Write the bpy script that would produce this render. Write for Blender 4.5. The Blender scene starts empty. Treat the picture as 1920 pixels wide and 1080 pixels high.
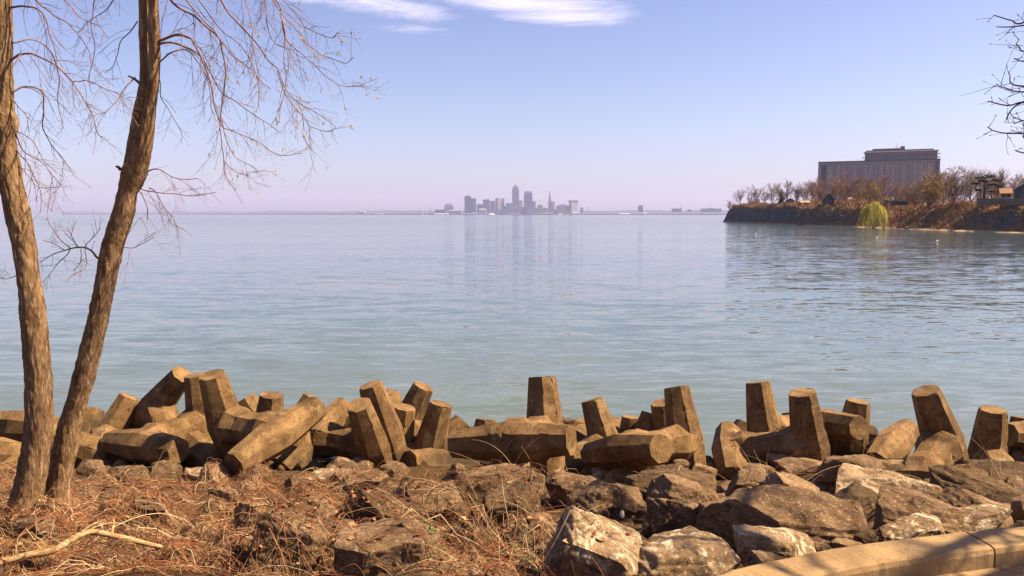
import bpy, bmesh, math, random
import numpy as np
from mathutils import Vector, Matrix, Quaternion, noise
from mathutils.bvhtree import BVHTree

scene = bpy.context.scene
C = scene.collection
rad = math.radians
PI = math.pi

# ------------------------------------------------------------------ camera
FPX, HORIZON, EYE = 1450.0, 402.0, 5.0
PITCH = math.atan((540 - HORIZON) / FPX)
cam_d = bpy.data.cameras.new('camera')
cam = bpy.data.objects.new('camera', cam_d)
C.objects.link(cam)
cam.location = (0, 0, EYE)
cam.rotation_euler = (PI / 2 - PITCH, 0, 0)
cam_d.sensor_width = 36
cam_d.lens = FPX / 1920 * 36
cam_d.clip_start = 0.05
cam_d.clip_end = 60000
scene.camera = cam

_f = Vector((0, math.cos(PITCH), -math.sin(PITCH)))
_u = Vector((0, math.sin(PITCH), math.cos(PITCH)))
_r = Vector((1, 0, 0))


def at(px, py, Y):
    """point seen at a pixel of the 1920 x 1080 photograph, Y metres away"""
    d = _r * ((px - 960) / FPX) + _u * ((540 - py) / FPX) + _f
    return Vector((0, 0, EYE)) + d * (Y / d.y)


def on_plane(px, py, z):
    d = _r * ((px - 960) / FPX) + _u * ((540 - py) / FPX) + _f
    return Vector((0, 0, EYE)) + d * ((z - EYE) / d.z)


# ------------------------------------------------------------------ objects
def tag(o, label=None, cat=None, group=None, kind=None):
    if label:
        o['label'] = label
    if cat:
        o['category'] = cat
    if group:
        o['group'] = group
    if kind:
        o['kind'] = kind
    return o


class MB:
    def __init__(self):
        self.v, self.f, self.m, self.s = [], [], [], []

    def add(self, vs, fs, m=0, smooth=False):
        b = len(self.v)
        self.v += [tuple(x) for x in vs]
        self.f += [tuple(b + i for i in q) for q in fs]
        self.m += [m] * len(fs)
        self.s += [smooth] * len(fs)

    def box(self, x0, x1, y0, y1, z0, z1, m=0):
        self.add([(x0, y0, z0), (x1, y0, z0), (x1, y1, z0), (x0, y1, z0), (x0, y0, z1), (x1, y0, z1), (x1, y1, z1), (x0, y1, z1)],
                 [(3, 2, 1, 0), (4, 5, 6, 7), (0, 1, 5, 4), (1, 2, 6, 5), (2, 3, 7, 6), (3, 0, 4, 7)], m)

    def tube(self, pts, radii, n=5, m=0, smooth=True, cap=True):
        pts = [Vector(p) for p in pts]
        up = Vector((0.31, 0.17, 0.93))
        vs, k = [], len(pts)
        for i, p in enumerate(pts):
            t = (pts[min(i + 1, k - 1)] - pts[max(i - 1, 0)])
            if t.length < 1e-9:
                t = Vector((0, 0, 1))
            t.normalize()
            a = t.cross(up)
            if a.length < 1e-4:
                a = t.cross(Vector((1, 0, 0)))
            a.normalize()
            b = t.cross(a)
            r = radii[i] if hasattr(radii, '__len__') else radii
            for j in range(n):
                q = 2 * PI * j / n
                vs.append(p + a * (r * math.cos(q)) + b * (r * math.sin(q)))
        fs = []
        for i in range(k - 1):
            for j in range(n):
                j2 = (j + 1) % n
                fs.append((i * n + j, i * n + j2, (i + 1) * n + j2, (i + 1) * n + j))
        if cap:
            fs.append(tuple(range(n - 1, -1, -1)))
            fs.append(tuple((k - 1) * n + j for j in range(n)))
        self.add(vs, fs, m, smooth)

    def build(self, name, mats, parent=None, loc=None):
        me = bpy.data.meshes.new(name)
        me.from_pydata(self.v, [], self.f)
        if not isinstance(mats, (list, tuple)):
            mats = [mats]
        for q in mats:
            me.materials.append(q)
        me.polygons.foreach_set('material_index', self.m)
        me.polygons.foreach_set('use_smooth', self.s)
        me.update()
        o = bpy.data.objects.new(name, me)
        C.objects.link(o)
        if parent:
            o.parent = parent
        if loc is not None:
            o.location = loc
        return o


def empty(name, loc=(0, 0, 0)):
    o = bpy.data.objects.new(name, None)
    C.objects.link(o)
    o.location = loc
    o.empty_display_size = 0.2
    return o


def copy_tree(o, parent=None):
    c = o.copy()
    C.objects.link(c)
    if parent:
        c.parent = parent
    for ch in list(o.children):
        copy_tree(ch, c)
    return c


# ------------------------------------------------------------------ materials
class NT:
    def __init__(self, name):
        self.mat = bpy.data.materials.new(name)
        self.mat.use_nodes = True
        self.t = self.mat.node_tree
        self.t.nodes.clear()
        self.out = self.t.nodes.new('ShaderNodeOutputMaterial')
        self.b = self.t.nodes.new('ShaderNodeBsdfPrincipled')
        self.t.links.new(self.b.outputs[0], self.out.inputs[0])

    def n(self, typ, **kw):
        x = self.t.nodes.new(typ)
        for k, v in kw.items():
            setattr(x, k, v)
        return x

    def l(self, a, b):
        self.t.links.new(a, b)

    def setv(self, sock, v):
        if hasattr(v, 'default_value') or hasattr(v, 'is_linked'):
            self.l(v, sock)
        else:
            sock.default_value = v

    def coord(self, kind='Object', scale=(1, 1, 1), rot=(0, 0, 0), loc=(0, 0, 0)):
        c = self.n('ShaderNodeTexCoord')
        mp = self.n('ShaderNodeMapping')
        mp.inputs['Scale'].default_value = scale
        mp.inputs['Rotation'].default_value = rot
        mp.inputs['Location'].default_value = loc
        self.l(c.outputs[kind], mp.inputs[0])
        return mp.outputs[0]

    def world(self, scale=(1, 1, 1), rot=(0, 0, 0)):
        g = self.n('ShaderNodeNewGeometry')
        mp = self.n('ShaderNodeMapping')
        mp.inputs['Scale'].default_value = scale
        mp.inputs['Rotation'].default_value = rot
        self.l(g.outputs['Position'], mp.inputs[0])
        return mp.outputs[0]

    def noise(self, vec, scale, detail=6, rough=0.55, dist=0.0, out=0):
        x = self.n('ShaderNodeTexNoise')
        self.l(vec, x.inputs['Vector'])
        x.inputs['Scale'].default_value = scale
        x.inputs['Detail'].default_value = detail
        x.inputs['Roughness'].default_value = rough
        x.inputs['Distortion'].default_value = dist
        return x.outputs[out]

    def ramp(self, fac, stops, mode='LINEAR'):
        x = self.n('ShaderNodeValToRGB')
        x.color_ramp.interpolation = mode
        e = x.color_ramp.elements
        while len(e) > 1:
            e.remove(e[-1])
        for i, (p, c) in enumerate(stops):
            q = e[0] if i == 0 else e.new(p)
            q.position = p
            q.color = (c if hasattr(c, '__len__') else (c, c, c)) + ((1,) if not hasattr(c, '__len__') or len(c) == 3 else ())
        self.l(fac, x.inputs[0])
        return x.outputs[0]

    def mix(self, fac, a, b, mode='MIX'):
        x = self.n('ShaderNodeMix', data_type='RGBA', blend_type=mode)
        self.setv(x.inputs[0], fac)
        for s, v in ((x.inputs[6], a), (x.inputs[7], b)):
            if isinstance(v, tuple):
                s.default_value = v + (1,) if len(v) == 3 else v
            else:
                self.l(v, s)
        return x.outputs[2]

    def math(self, op, a, b=0.0, c=0.0, clamp=False):
        x = self.n('ShaderNodeMath', operation=op, use_clamp=clamp)
        self.setv(x.inputs[0], a)
        self.setv(x.inputs[1], b)
        self.setv(x.inputs[2], c)
        return x.outputs[0]

    def bump(self, h, strength, dist, prev=None):
        x = self.n('ShaderNodeBump')
        self.l(h, x.inputs['Height'])
        x.inputs['Strength'].default_value = strength
        x.inputs['Distance'].default_value = dist
        if prev is not None:
            self.l(prev, x.inputs['Normal'])
        return x.outputs[0]

    def fin(self, col, rough=0.8, normal=None, spec=0.3):
        if isinstance(col, tuple):
            self.b.inputs['Base Color'].default_value = col + (1,)
        else:
            self.l(col, self.b.inputs['Base Color'])
        self.setv(self.b.inputs['Roughness'], rough)
        self.b.inputs['Specular IOR Level'].default_value = spec
        if normal is not None:
            self.l(normal, self.b.inputs['Normal'])
        return self.mat


def m_plain(name, col, var=0.25, scale=1.0, rough=0.85, kind='Object'):
    t = NT(name)
    f = t.noise(t.coord(kind), scale, 5)
    lo = tuple(c * (1 - var) for c in col)
    hi = tuple(min(1, c * (1 + var)) for c in col)
    return t.fin(t.ramp(f, [(0.3, lo), (0.7, hi)]), rough)


def m_concrete():
    t = NT('weathered_concrete')
    v = t.coord('Object')
    oi = t.n('ShaderNodeObjectInfo')
    vv = t.n('ShaderNodeVectorMath', operation='ADD')
    sc = t.n('ShaderNodeVectorMath', operation='SCALE')
    t.l(oi.outputs['Location'], sc.inputs[0])
    sc.inputs['Scale'].default_value = 3.7
    t.l(v, vv.inputs[0])
    t.l(sc.outputs[0], vv.inputs[1])
    v = vv.outputs[0]
    big = t.noise(v, 1.6, 8, 0.62, 0.6)
    col = t.ramp(big, [(0.30, (0.056, 0.029, 0.011)), (0.48, (0.138, 0.077, 0.029)), (0.72, (0.26, 0.155, 0.066))])
    blot = t.noise(v, 7.0, 6, 0.7)
    col = t.mix(t.ramp(blot, [(0.50, 0.0), (0.68, 0.8)]), col, (0.060, 0.033, 0.015))
    strk = t.noise(t.world((7, 7, 0.9)), 1.0, 7, 0.7)
    col = t.mix(t.ramp(strk, [(0.52, 0.0), (0.68, 0.6)]), col, (0.050, 0.030, 0.016))
    gl = t.noise(v, 2.6, 9, 0.72, 0.8)
    col = t.mix(t.ramp(gl, [(0.56, 0.0), (0.70, 0.55)]), col, (0.34, 0.235, 0.125))
    sp = t.noise(v, 62.0, 3, 0.6)
    col = t.mix(t.ramp(sp, [(0.60, 0.0), (0.70, 0.75)]), col, (0.40, 0.275, 0.145))
    col = t.mix(t.ramp(sp, [(0.30, 0.7), (0.40, 0.0)]), col, (0.055, 0.030, 0.014))
    wh = t.noise(v, 11.0, 9, 0.75, 1.2)
    col = t.mix(t.ramp(wh, [(0.69, 0.0), (0.74, 0.7)]), col, (0.46, 0.35, 0.21))
    vo = t.n('ShaderNodeTexVoronoi', feature='F1')
    t.l(v, vo.inputs['Vector'])
    vo.inputs['Scale'].default_value = 17.0
    pit = t.ramp(vo.outputs['Distance'], [(0.0, 0.0), (0.16, 1.0)])
    col = t.mix(pit, t.mix(1.0, col, (0.45, 0.42, 0.4), 'MULTIPLY'), col)
    # lower legs darkened in the colour to deepen their shade, ragged top edge
    gp = t.n('ShaderNodeNewGeometry')
    gz = t.n('ShaderNodeSeparateXYZ')
    t.l(gp.outputs['Position'], gz.inputs[0])
    wl = t.math('ADD', gz.outputs['Z'], t.math('MULTIPLY', t.math('SUBTRACT', t.noise(t.world(), 2.4, 8, 0.7), 0.5), 1.5))
    col = t.mix(t.ramp(wl, [(0.30, 0.80), (0.75, 0.0)]), col, (0.028, 0.020, 0.010))
    n1 = t.bump(t.noise(v, 34.0, 7, 0.7), 0.75, 0.012)
    n2 = t.bump(pit, 0.35, 0.008, n1)
    n3 = t.bump(t.noise(v, 4.5, 4), 0.35, 0.03, n2)
    return t.fin(col, 0.93, n3, 0.15)


def m_rock(name, dark, mid, light, white, wlo=0.60):
    t = NT(name)
    v = t.world()
    big = t.noise(v, 1.7, 8, 0.65, 0.8)
    col = t.ramp(big, [(0.30, dark), (0.47, mid), (0.70, light)])
    st = t.noise(t.world((5, 9, 26), (0.35, 0.5, 0.2)), 1.0, 6, 0.65, 0.4)
    col = t.mix(t.ramp(st, [(0.42, 0.0), (0.70, 0.45)]), col, dark)
    li = t.noise(v, 6.0, 8, 0.72, 0.7)
    col = t.mix(t.ramp(li, [(0.55, 0.0), (0.66, 0.8)]), col, tuple(c * 0.42 for c in dark))
    w = t.noise(v, 4.0, 12, 0.78, 1.6)
    col = t.mix(t.ramp(w, [(wlo, 0.0), (wlo + 0.09, 0.9)]), col, white)
    sp = t.noise(v, 42.0, 4, 0.65)
    col = t.mix(t.ramp(sp, [(0.56, 0.0), (0.69, 0.55)]), col, white)
    h = t.noise(v, 12.0, 12, 0.72, 0.5)
    n = t.bump(h, 0.9, 0.035)
    n = t.bump(st, 0.5, 0.03, n)
    n = t.bump(t.noise(v, 75.0, 5, 0.7), 0.5, 0.006, n)
    return t.fin(col, 0.95, n, 0.12)


def m_bark():
    t = NT('tree_bark')
    v = t.world((26, 26, 5.0))
    r = t.noise(v, 1.0, 7, 0.62, 0.9)
    col = t.ramp(r, [(0.32, (0.085, 0.046, 0.021)), (0.50, (0.18, 0.105, 0.050)), (0.68, (0.33, 0.22, 0.125))])
    bl = t.noise(t.world(), 3.0, 7, 0.65, 0.5)
    col = t.mix(t.ramp(bl, [(0.52, 0.0), (0.70, 0.5)]), col, (0.10, 0.055, 0.024))
    wf = t.noise(t.world((9, 9, 22)), 1.0, 9, 0.75)
    col = t.mix(t.ramp(wf, [(0.64, 0.0), (0.70, 0.55)]), col, (0.42, 0.31, 0.19))
    n = t.bump(r, 1.0, 0.025)
    n = t.bump(t.noise(t.world((60, 60, 22)), 1.0, 6, 0.7), 0.7, 0.008, n)
    return t.fin(col, 0.95, n, 0.1)


MT = {}
MT['concrete'] = m_concrete()
MT['rock'] = m_rock('brown_limestone', (0.034, 0.019, 0.009), (0.140, 0.082, 0.041), (0.31, 0.198, 0.108), (0.50, 0.37, 0.23))
MT['rock_pale'] = m_rock('pale_limestone', (0.060, 0.034, 0.016), (0.19, 0.118, 0.060), (0.35, 0.245, 0.14), (0.62, 0.49, 0.32), 0.52)
MT['rock_dark'] = m_rock('dark_mossy_limestone', (0.032, 0.019, 0.010), (0.082, 0.050, 0.025), (0.16, 0.10, 0.05), (0.28, 0.20, 0.12), 0.66)
MT['bark'] = m_bark()
MT['twig'] = m_plain('thin_twig_bark', (0.185, 0.100, 0.070), 0.4, 3.0)
MT['twig_dark'] = m_plain('dark_twig_bark', (0.030, 0.022, 0.022), 0.3, 3.0)
MT['catkin'] = m_plain('catkin', (0.42, 0.27, 0.07), 0.3, 20.0)
MT['vine_a'] = m_plain('reddish_vine', (0.185, 0.061, 0.022), 0.45, 2.0)
MT['vine_b'] = m_plain('tan_vine', (0.29, 0.17, 0.075), 0.4, 2.0)
MT['vine_c'] = m_plain('pale_vine', (0.46, 0.33, 0.18), 0.3, 2.0)
MT['vine_d'] = m_plain('dark_vine', (0.055, 0.028, 0.016), 0.4, 2.0)
MT['leaf_dry'] = m_plain('dry_leaf', (0.22, 0.115, 0.045), 0.5, 4.0)
MT['sprout'] = m_plain('green_sprout', (0.10, 0.12, 0.025), 0.3, 6.0)
MT['deadwood'] = m_plain('bleached_wood', (0.52, 0.34, 0.16), 0.35, 6.0)


def m_ground():
    t = NT('leaf_littered_soil')
    v = t.world()
    a = t.noise(v, 3.0, 9, 0.7, 0.5)
    col = t.ramp(a, [(0.3, (0.022, 0.011, 0.006)), (0.5, (0.065, 0.033, 0.014)), (0.7, (0.14, 0.08, 0.034))])
    b = t.noise(v, 45.0, 5, 0.7)
    col = t.mix(t.ramp(b, [(0.52, 0.0), (0.66, 0.6)]), col, (0.26, 0.155, 0.07))
    n = t.bump(t.noise(v, 22.0, 9, 0.75), 1.0, 0.05)
    return t.fin(col, 0.97, n, 0.1)


MT['ground'] = m_ground()


# ------------------------------------------------------------------ sky and sun
SUN_AZ, SUN_EL = 90.0, 49.0     # degrees to the right of the view, degrees up


def make_sky():
    w = bpy.data.worlds.new('World')
    scene.world = w
    w.use_nodes = True
    t = w.node_tree
    t.nodes.clear()
    N, L = t.nodes.new, t.links.new
    out = N('ShaderNodeOutputWorld')
    bg = N('ShaderNodeBackground')
    sky = N('ShaderNodeTexSky')
    sky.sky_type = 'NISHITA'
    sky.sun_disc = False
    sky.sun_elevation = rad(SUN_EL)
    sky.sun_rotation = rad(SUN_AZ)
    sky.air_density = 1.0
    sky.dust_density = 1.0
    sky.ozone_density = 2.0
    tc = N('ShaderNodeTexCoord')
    sep = N('ShaderNodeSeparateXYZ')
    L(tc.outputs['Generated'], sep.inputs[0])

    def mth(op, a, b=0.0, clamp=False):
        x = N('ShaderNodeMath')
        x.operation = op
        x.use_clamp = clamp
        for s, q in ((x.inputs[0], a), (x.inputs[1], b)):
            if hasattr(q, 'is_linked'):
                L(q, s)
            else:
                s.default_value = q
        return x.outputs[0]
    # lavender cast, stronger and pinker towards the horizon
    rp = N('ShaderNodeValToRGB')
    e = rp.color_ramp.elements
    for i, (p, c) in enumerate(SKY_TINT):
        q = e[i] if i < 2 else e.new(p)
        q.position = p
        q.color = c + (1,)
    L(sep.outputs['Z'], rp.inputs[0])
    mx = N('ShaderNodeMix')
    mx.data_type = 'RGBA'
    mx.blend_type = 'MULTIPLY'
    mx.inputs[0].default_value = 1
    L(sky.outputs[0], mx.inputs[6])
    L(rp.outputs[0], mx.inputs[7])
    # wisps of high cloud: direction projected on a level sheet high above
    ysafe = mth('MAXIMUM', sep.outputs['Y'], 0.05)
    cx = mth('DIVIDE', sep.outputs['X'], ysafe)
    cz = mth('DIVIDE', sep.outputs['Z'], ysafe)
    cmb = N('ShaderNodeCombineXYZ')
    L(cx, cmb.inputs[0])
    L(cz, cmb.inputs[1])
    mp = N('ShaderNodeMapping')
    mp.inputs['Rotation'].default_value = (0, 0, rad(7))
    mp.inputs['Scale'].default_value = (8.5, 52, 1)
    mp.inputs['Location'].default_value = (3.1, 1.7, 0)
    L(cmb.outputs[0], mp.inputs[0])
    nz = N('ShaderNodeTexNoise')
    L(mp.outputs[0], nz.inputs['Vector'])
    nz.inputs['Scale'].default_value = 1.0
    nz.inputs['Detail'].default_value = 12
    nz.inputs['Roughness'].default_value = 0.68
    nz.inputs['Distortion'].default_value = 1.3
    total = None
    for (x0, z0, a, b, tilt, wgt) in CLOUDS:
        dx = mth('SUBTRACT', cx, x0)
        dz = mth('ADD', mth('SUBTRACT', cz, z0), mth('MULTIPLY', dx, tilt))
        q = mth('ADD', mth('POWER', mth('ABSOLUTE', mth('DIVIDE', dx, a)), 2.0), mth('POWER', mth('ABSOLUTE', mth('DIVIDE', dz, b)), 2.0))
        m = mth('MULTIPLY', mth('SUBTRACT', 1.0, q, True), wgt)
        total = m if total is None else mth('MAXIMUM', total, m)
    fac = mth('ADD', mth('MULTIPLY', total, 0.62), mth('MULTIPLY', nz.outputs[0], 1.15))
    mr = N('ShaderNodeMapRange')
    mr.interpolation_type = 'SMOOTHSTEP'
    mr.inputs['From Min'].default_value = 0.86
    mr.inputs['From Max'].default_value = 1.66
    L(fac, mr.inputs['Value'])
    cl = mth('MULTIPLY', mr.outputs[0], mth('MULTIPLY', total, 4.0, True), True)
    mc = N('ShaderNodeMix')
    mc.data_type = 'RGBA'
    L(cl, mc.inputs[0])
    L(mx.outputs[2], mc.inputs[6])
    mc.inputs[7].default_value = CLOUD_COL + (1,)
    L(mc.outputs[2], bg.inputs[0])
    bg.inputs[1].default_value = SKY_STRENGTH
    L(bg.outputs[0], out.inputs[0])
    sd = bpy.data.lights.new('sun', 'SUN')
    sd.energy = SUN_STRENGTH
    sd.angle = rad(0.53)
    sd.color = (1.0, 0.82, 0.58)
    so = bpy.data.objects.new('sun', sd)
    C.objects.link(so)
    el, az = rad(SUN_EL), rad(SUN_AZ)
    d = Vector((math.cos(el) * math.sin(az), math.cos(el) * math.cos(az), math.sin(el)))
    so.rotation_euler = d.to_track_quat('Z', 'Y').to_euler()
    so.location = d * 50


SKY_STRENGTH, SUN_STRENGTH, EXPOSURE = 0.05, 5.0, 1.60
SKY_TINT = [(0.0, (1.05, 0.91, 1.20)), (0.12, (1.14, 0.99, 1.13)), (0.4, (1.10, 0.91, 1.12))]
CLOUD_COL = (7.6, 7.0, 8.6)
# centre x, centre z (tangents), half widths, tilt, weight
CLOUDS = [(0.03, 0.262, 0.17, 0.030, 0.11, 1.5), (-0.15, 0.257, 0.13, 0.020, 0.10, 1.2), (-0.12, 0.231, 0.11, 0.014, 0.10, 0.8), (-0.26, 0.276, 0.08, 0.018, 0.05, 1.2), (-0.05, 0.285, 0.26, 0.028, 0.03, 1.3)]
make_sky()
vs = scene.view_settings
scene.display_settings.display_device = 'sRGB'
vs.view_transform = 'Standard'
vs.look = 'None'
vs.exposure = EXPOSURE
vs.gamma = 1.0
scene.cycles.use_denoising = True
scene.cycles.max_bounces = 8
scene.cycles.volume_bounces = 0
scene.cycles.sample_clamp_indirect = 6.0

# ------------------------------------------------------------------ haze
HAZE_DENSITY = 6e-5


def make_haze():
    mb = MB()
    mb.box(-12000, 12000, -400, 14500, -5, 340)
    t = bpy.data.materials.new('thin_lake_haze')
    t.use_nodes = True
    n = t.node_tree
    n.nodes.clear()
    o = n.nodes.new('ShaderNodeOutputMaterial')
    v = n.nodes.new('ShaderNodeVolumePrincipled')
    v.inputs['Color'].default_value = (0.60, 0.65, 1.0, 1)
    v.inputs['Density'].default_value = HAZE_DENSITY
    v.inputs['Anisotropy'].default_value = 0.1
    n.links.new(v.outputs[0], o.inputs['Volume'])
    h = mb.build('haze', t)
    tag(h, 'thin pale lavender haze over the lake and the far skyline', 'haze', kind='stuff')


make_haze()


# ------------------------------------------------------------------ water
WAVE = 0.66


def make_water():
    t = NT('lake_water')
    g = t.n('ShaderNodeNewGeometry')
    sep = t.n('ShaderNodeSeparateXYZ')
    t.l(g.outputs['Position'], sep.inputs[0])
    # turbid green shallows near the shore, bluer farther out
    d = t.n('ShaderNodeMapRange')
    d.inputs['From Min'].default_value = 14
    d.inputs['From Max'].default_value = 75
    t.l(sep.outputs['Y'], d.inputs['Value'])
    patch = t.noise(t.world((0.03, 0.10, 1)), 1.0, 4)
    body = t.ramp(t.math('ADD', d.outputs[0], t.math('MULTIPLY', t.math('SUBTRACT', patch, 0.5), 0.5)),
                  [(0.0, (0.089, 0.108, 0.082)), (0.35, (0.066, 0.092, 0.084)), (1.0, (0.048, 0.069, 0.079))])
    # ripples: slopes of crossing wave trains, long crests across the view
    calm = t.ramp(t.noise(t.world((0.012, 0.045, 1), (0, 0, rad(7))), 1.0, 3), [(0.34, 0.55), (0.62, 1.0)])
    sx = sy = None
    for (kx, ky, ang, ax, ay, det) in ((0.07, 0.34, -7, 0.04, 0.13, 2), (0.30, 1.15, 5, 0.09, 0.38, 3), (0.9, 3.6, -4, 0.12, 0.50, 3), (2.6, 8.5, 7, 0.09, 0.30, 2)):
        c = t.noise(t.world((kx, ky, 1), (0, 0, rad(ang))), 1.0, det, 0.55, 0.25, 1)
        q = t.n('ShaderNodeSeparateColor')
        t.l(c, q.inputs[0])
        gx = t.math('MULTIPLY', t.math('SUBTRACT', q.outputs[0], 0.5), ax * WAVE)
        gy = t.math('MULTIPLY', t.math('SUBTRACT', q.outputs[1], 0.5), ay * WAVE)
        sx = gx if sx is None else t.math('ADD', sx, gx)
        sy = gy if sy is None else t.math('ADD', sy, gy)
    off = t.n('ShaderNodeMapRange')
    off.inputs['From Min'].default_value = 60
    off.inputs['From Max'].default_value = 900
    off.inputs['To Min'].default_value = 1.0
    off.inputs['To Max'].default_value = 0.42
    t.l(sep.outputs['Y'], off.inputs['Value'])
    calm = t.math('MULTIPLY', calm, off.outputs[0])
    cmb = t.n('ShaderNodeCombineXYZ')
    t.l(t.math('MULTIPLY', sx, calm), cmb.inputs[0])
    t.l(t.math('MULTIPLY', sy, calm), cmb.inputs[1])
    cmb.inputs[2].default_value = 1.0
    nv = t.n('ShaderNodeVectorMath', operation='NORMALIZE')
    t.l(cmb.outputs[0], nv.inputs[0])
    nrm = nv.outputs[0]
    t.b.inputs['IOR'].default_value = 1.33
    rr = t.n('ShaderNodeMapRange')
    rr.inputs['From Min'].default_value = 20
    rr.inputs['From Max'].default_value = 420
    rr.inputs['To Min'].default_value = 0.03
    rr.inputs['To Max'].default_value = 0.12
    t.l(sep.outputs['Y'], rr.inputs['Value'])
    t.fin(body, rr.outputs[0], nrm, 0.5)
    mb = MB()
    xs = [-11900, -3000, -800, -200, -60, 0, 60, 200, 800, 3000, 11900]
    ys = [-300, -40, 0, 12, 30, 60, 120, 300, 900, 3000, 7000, 14300]
    vv = [(x, y, 0) for y in ys for x in xs]
    nx = len(xs)
    ff = [(j * nx + i, j * nx + i + 1, (j + 1) * nx + i + 1, (j + 1) * nx + i) for j in range(len(ys) - 1) for i in range(nx - 1)]
    mb.add(vv, ff)
    o = mb.build('water', t.mat)
    tag(o, 'calm blue green lake with fine ripples', 'water', kind='structure')


make_water()


# ------------------------------------------------------------------ near ground
def g_height(x, y):
    s = 3.28 - max(0.0, y - 3.4) * 0.296
    if y < 3.4:
        s = 3.28
    if y > 12.3:
        s = 3.28 - 8.9 * 0.296 - (y - 12.3) * 0.20
    drp = -0.28 * math.exp(-((y - 4.4) / 0.55) ** 2) if x > 0.2 else 0.0
    s += drp - (0.14 if 3.9 < y < 12 else 0)
    lift = 0.0 * math.exp(-((x + 4.0) / 2.4) ** 2) * math.exp(-((y - 8.2) / 2.5) ** 2)
    n = 0.10 * noise.noise(Vector((x * 0.8, y * 0.8, 1.3))) + 0.05 * noise.noise(Vector((x * 2.3, y * 2.3, 4.0)))
    return max(s + lift + n * min(1, max(0, (y - 3.0))), -2.2)


def make_ground():
    x0, x1, y0, y1, st = -17.0, 19.0, -8.0, 22.0, 0.15
    nx, ny = int((x1 - x0) / st) + 1, int((y1 - y0) / st) + 1
    mb = MB()
    vv = []
    for j in range(ny):
        for i in range(nx):
            x, y = x0 + i * st, y0 + j * st
            vv.append((x, y, g_height(x, y)))
    ff = [(j * nx + i, j * nx + i + 1, (j + 1) * nx + i + 1, (j + 1) * nx + i) for j in range(ny - 1) for i in range(nx - 1)]
    mb.add(vv, ff, 0, True)
    # bank carries on to both sides, and the lake bed
    o = mb.build('ground', MT['ground'])
    tag(o, 'brown soil bank under rocks and dry vines', 'ground', kind='structure')
    return o


ground = make_ground()


# ------------------------------------------------------------------ kerb and path
def catmull(pts, n=8):
    P = [Vector(p) for p in pts]
    P = [P[0] * 2 - P[1]] + P + [P[-1] * 2 - P[-2]]
    out = []
    for i in range(1, len(P) - 2):
        for k in range(n):
            t = k / n
            a, b, c, d = P[i - 1], P[i], P[i + 1], P[i + 2]
            out.append(0.5 * ((2 * b) + (c - a) * t + (2 * a - 5 * b + 4 * c - d) * t * t + (3 * b - a - 3 * c + d) * t ** 3))
    out.append(P[-2])
    return out


KZ, PZ = 3.47, 3.375


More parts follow.
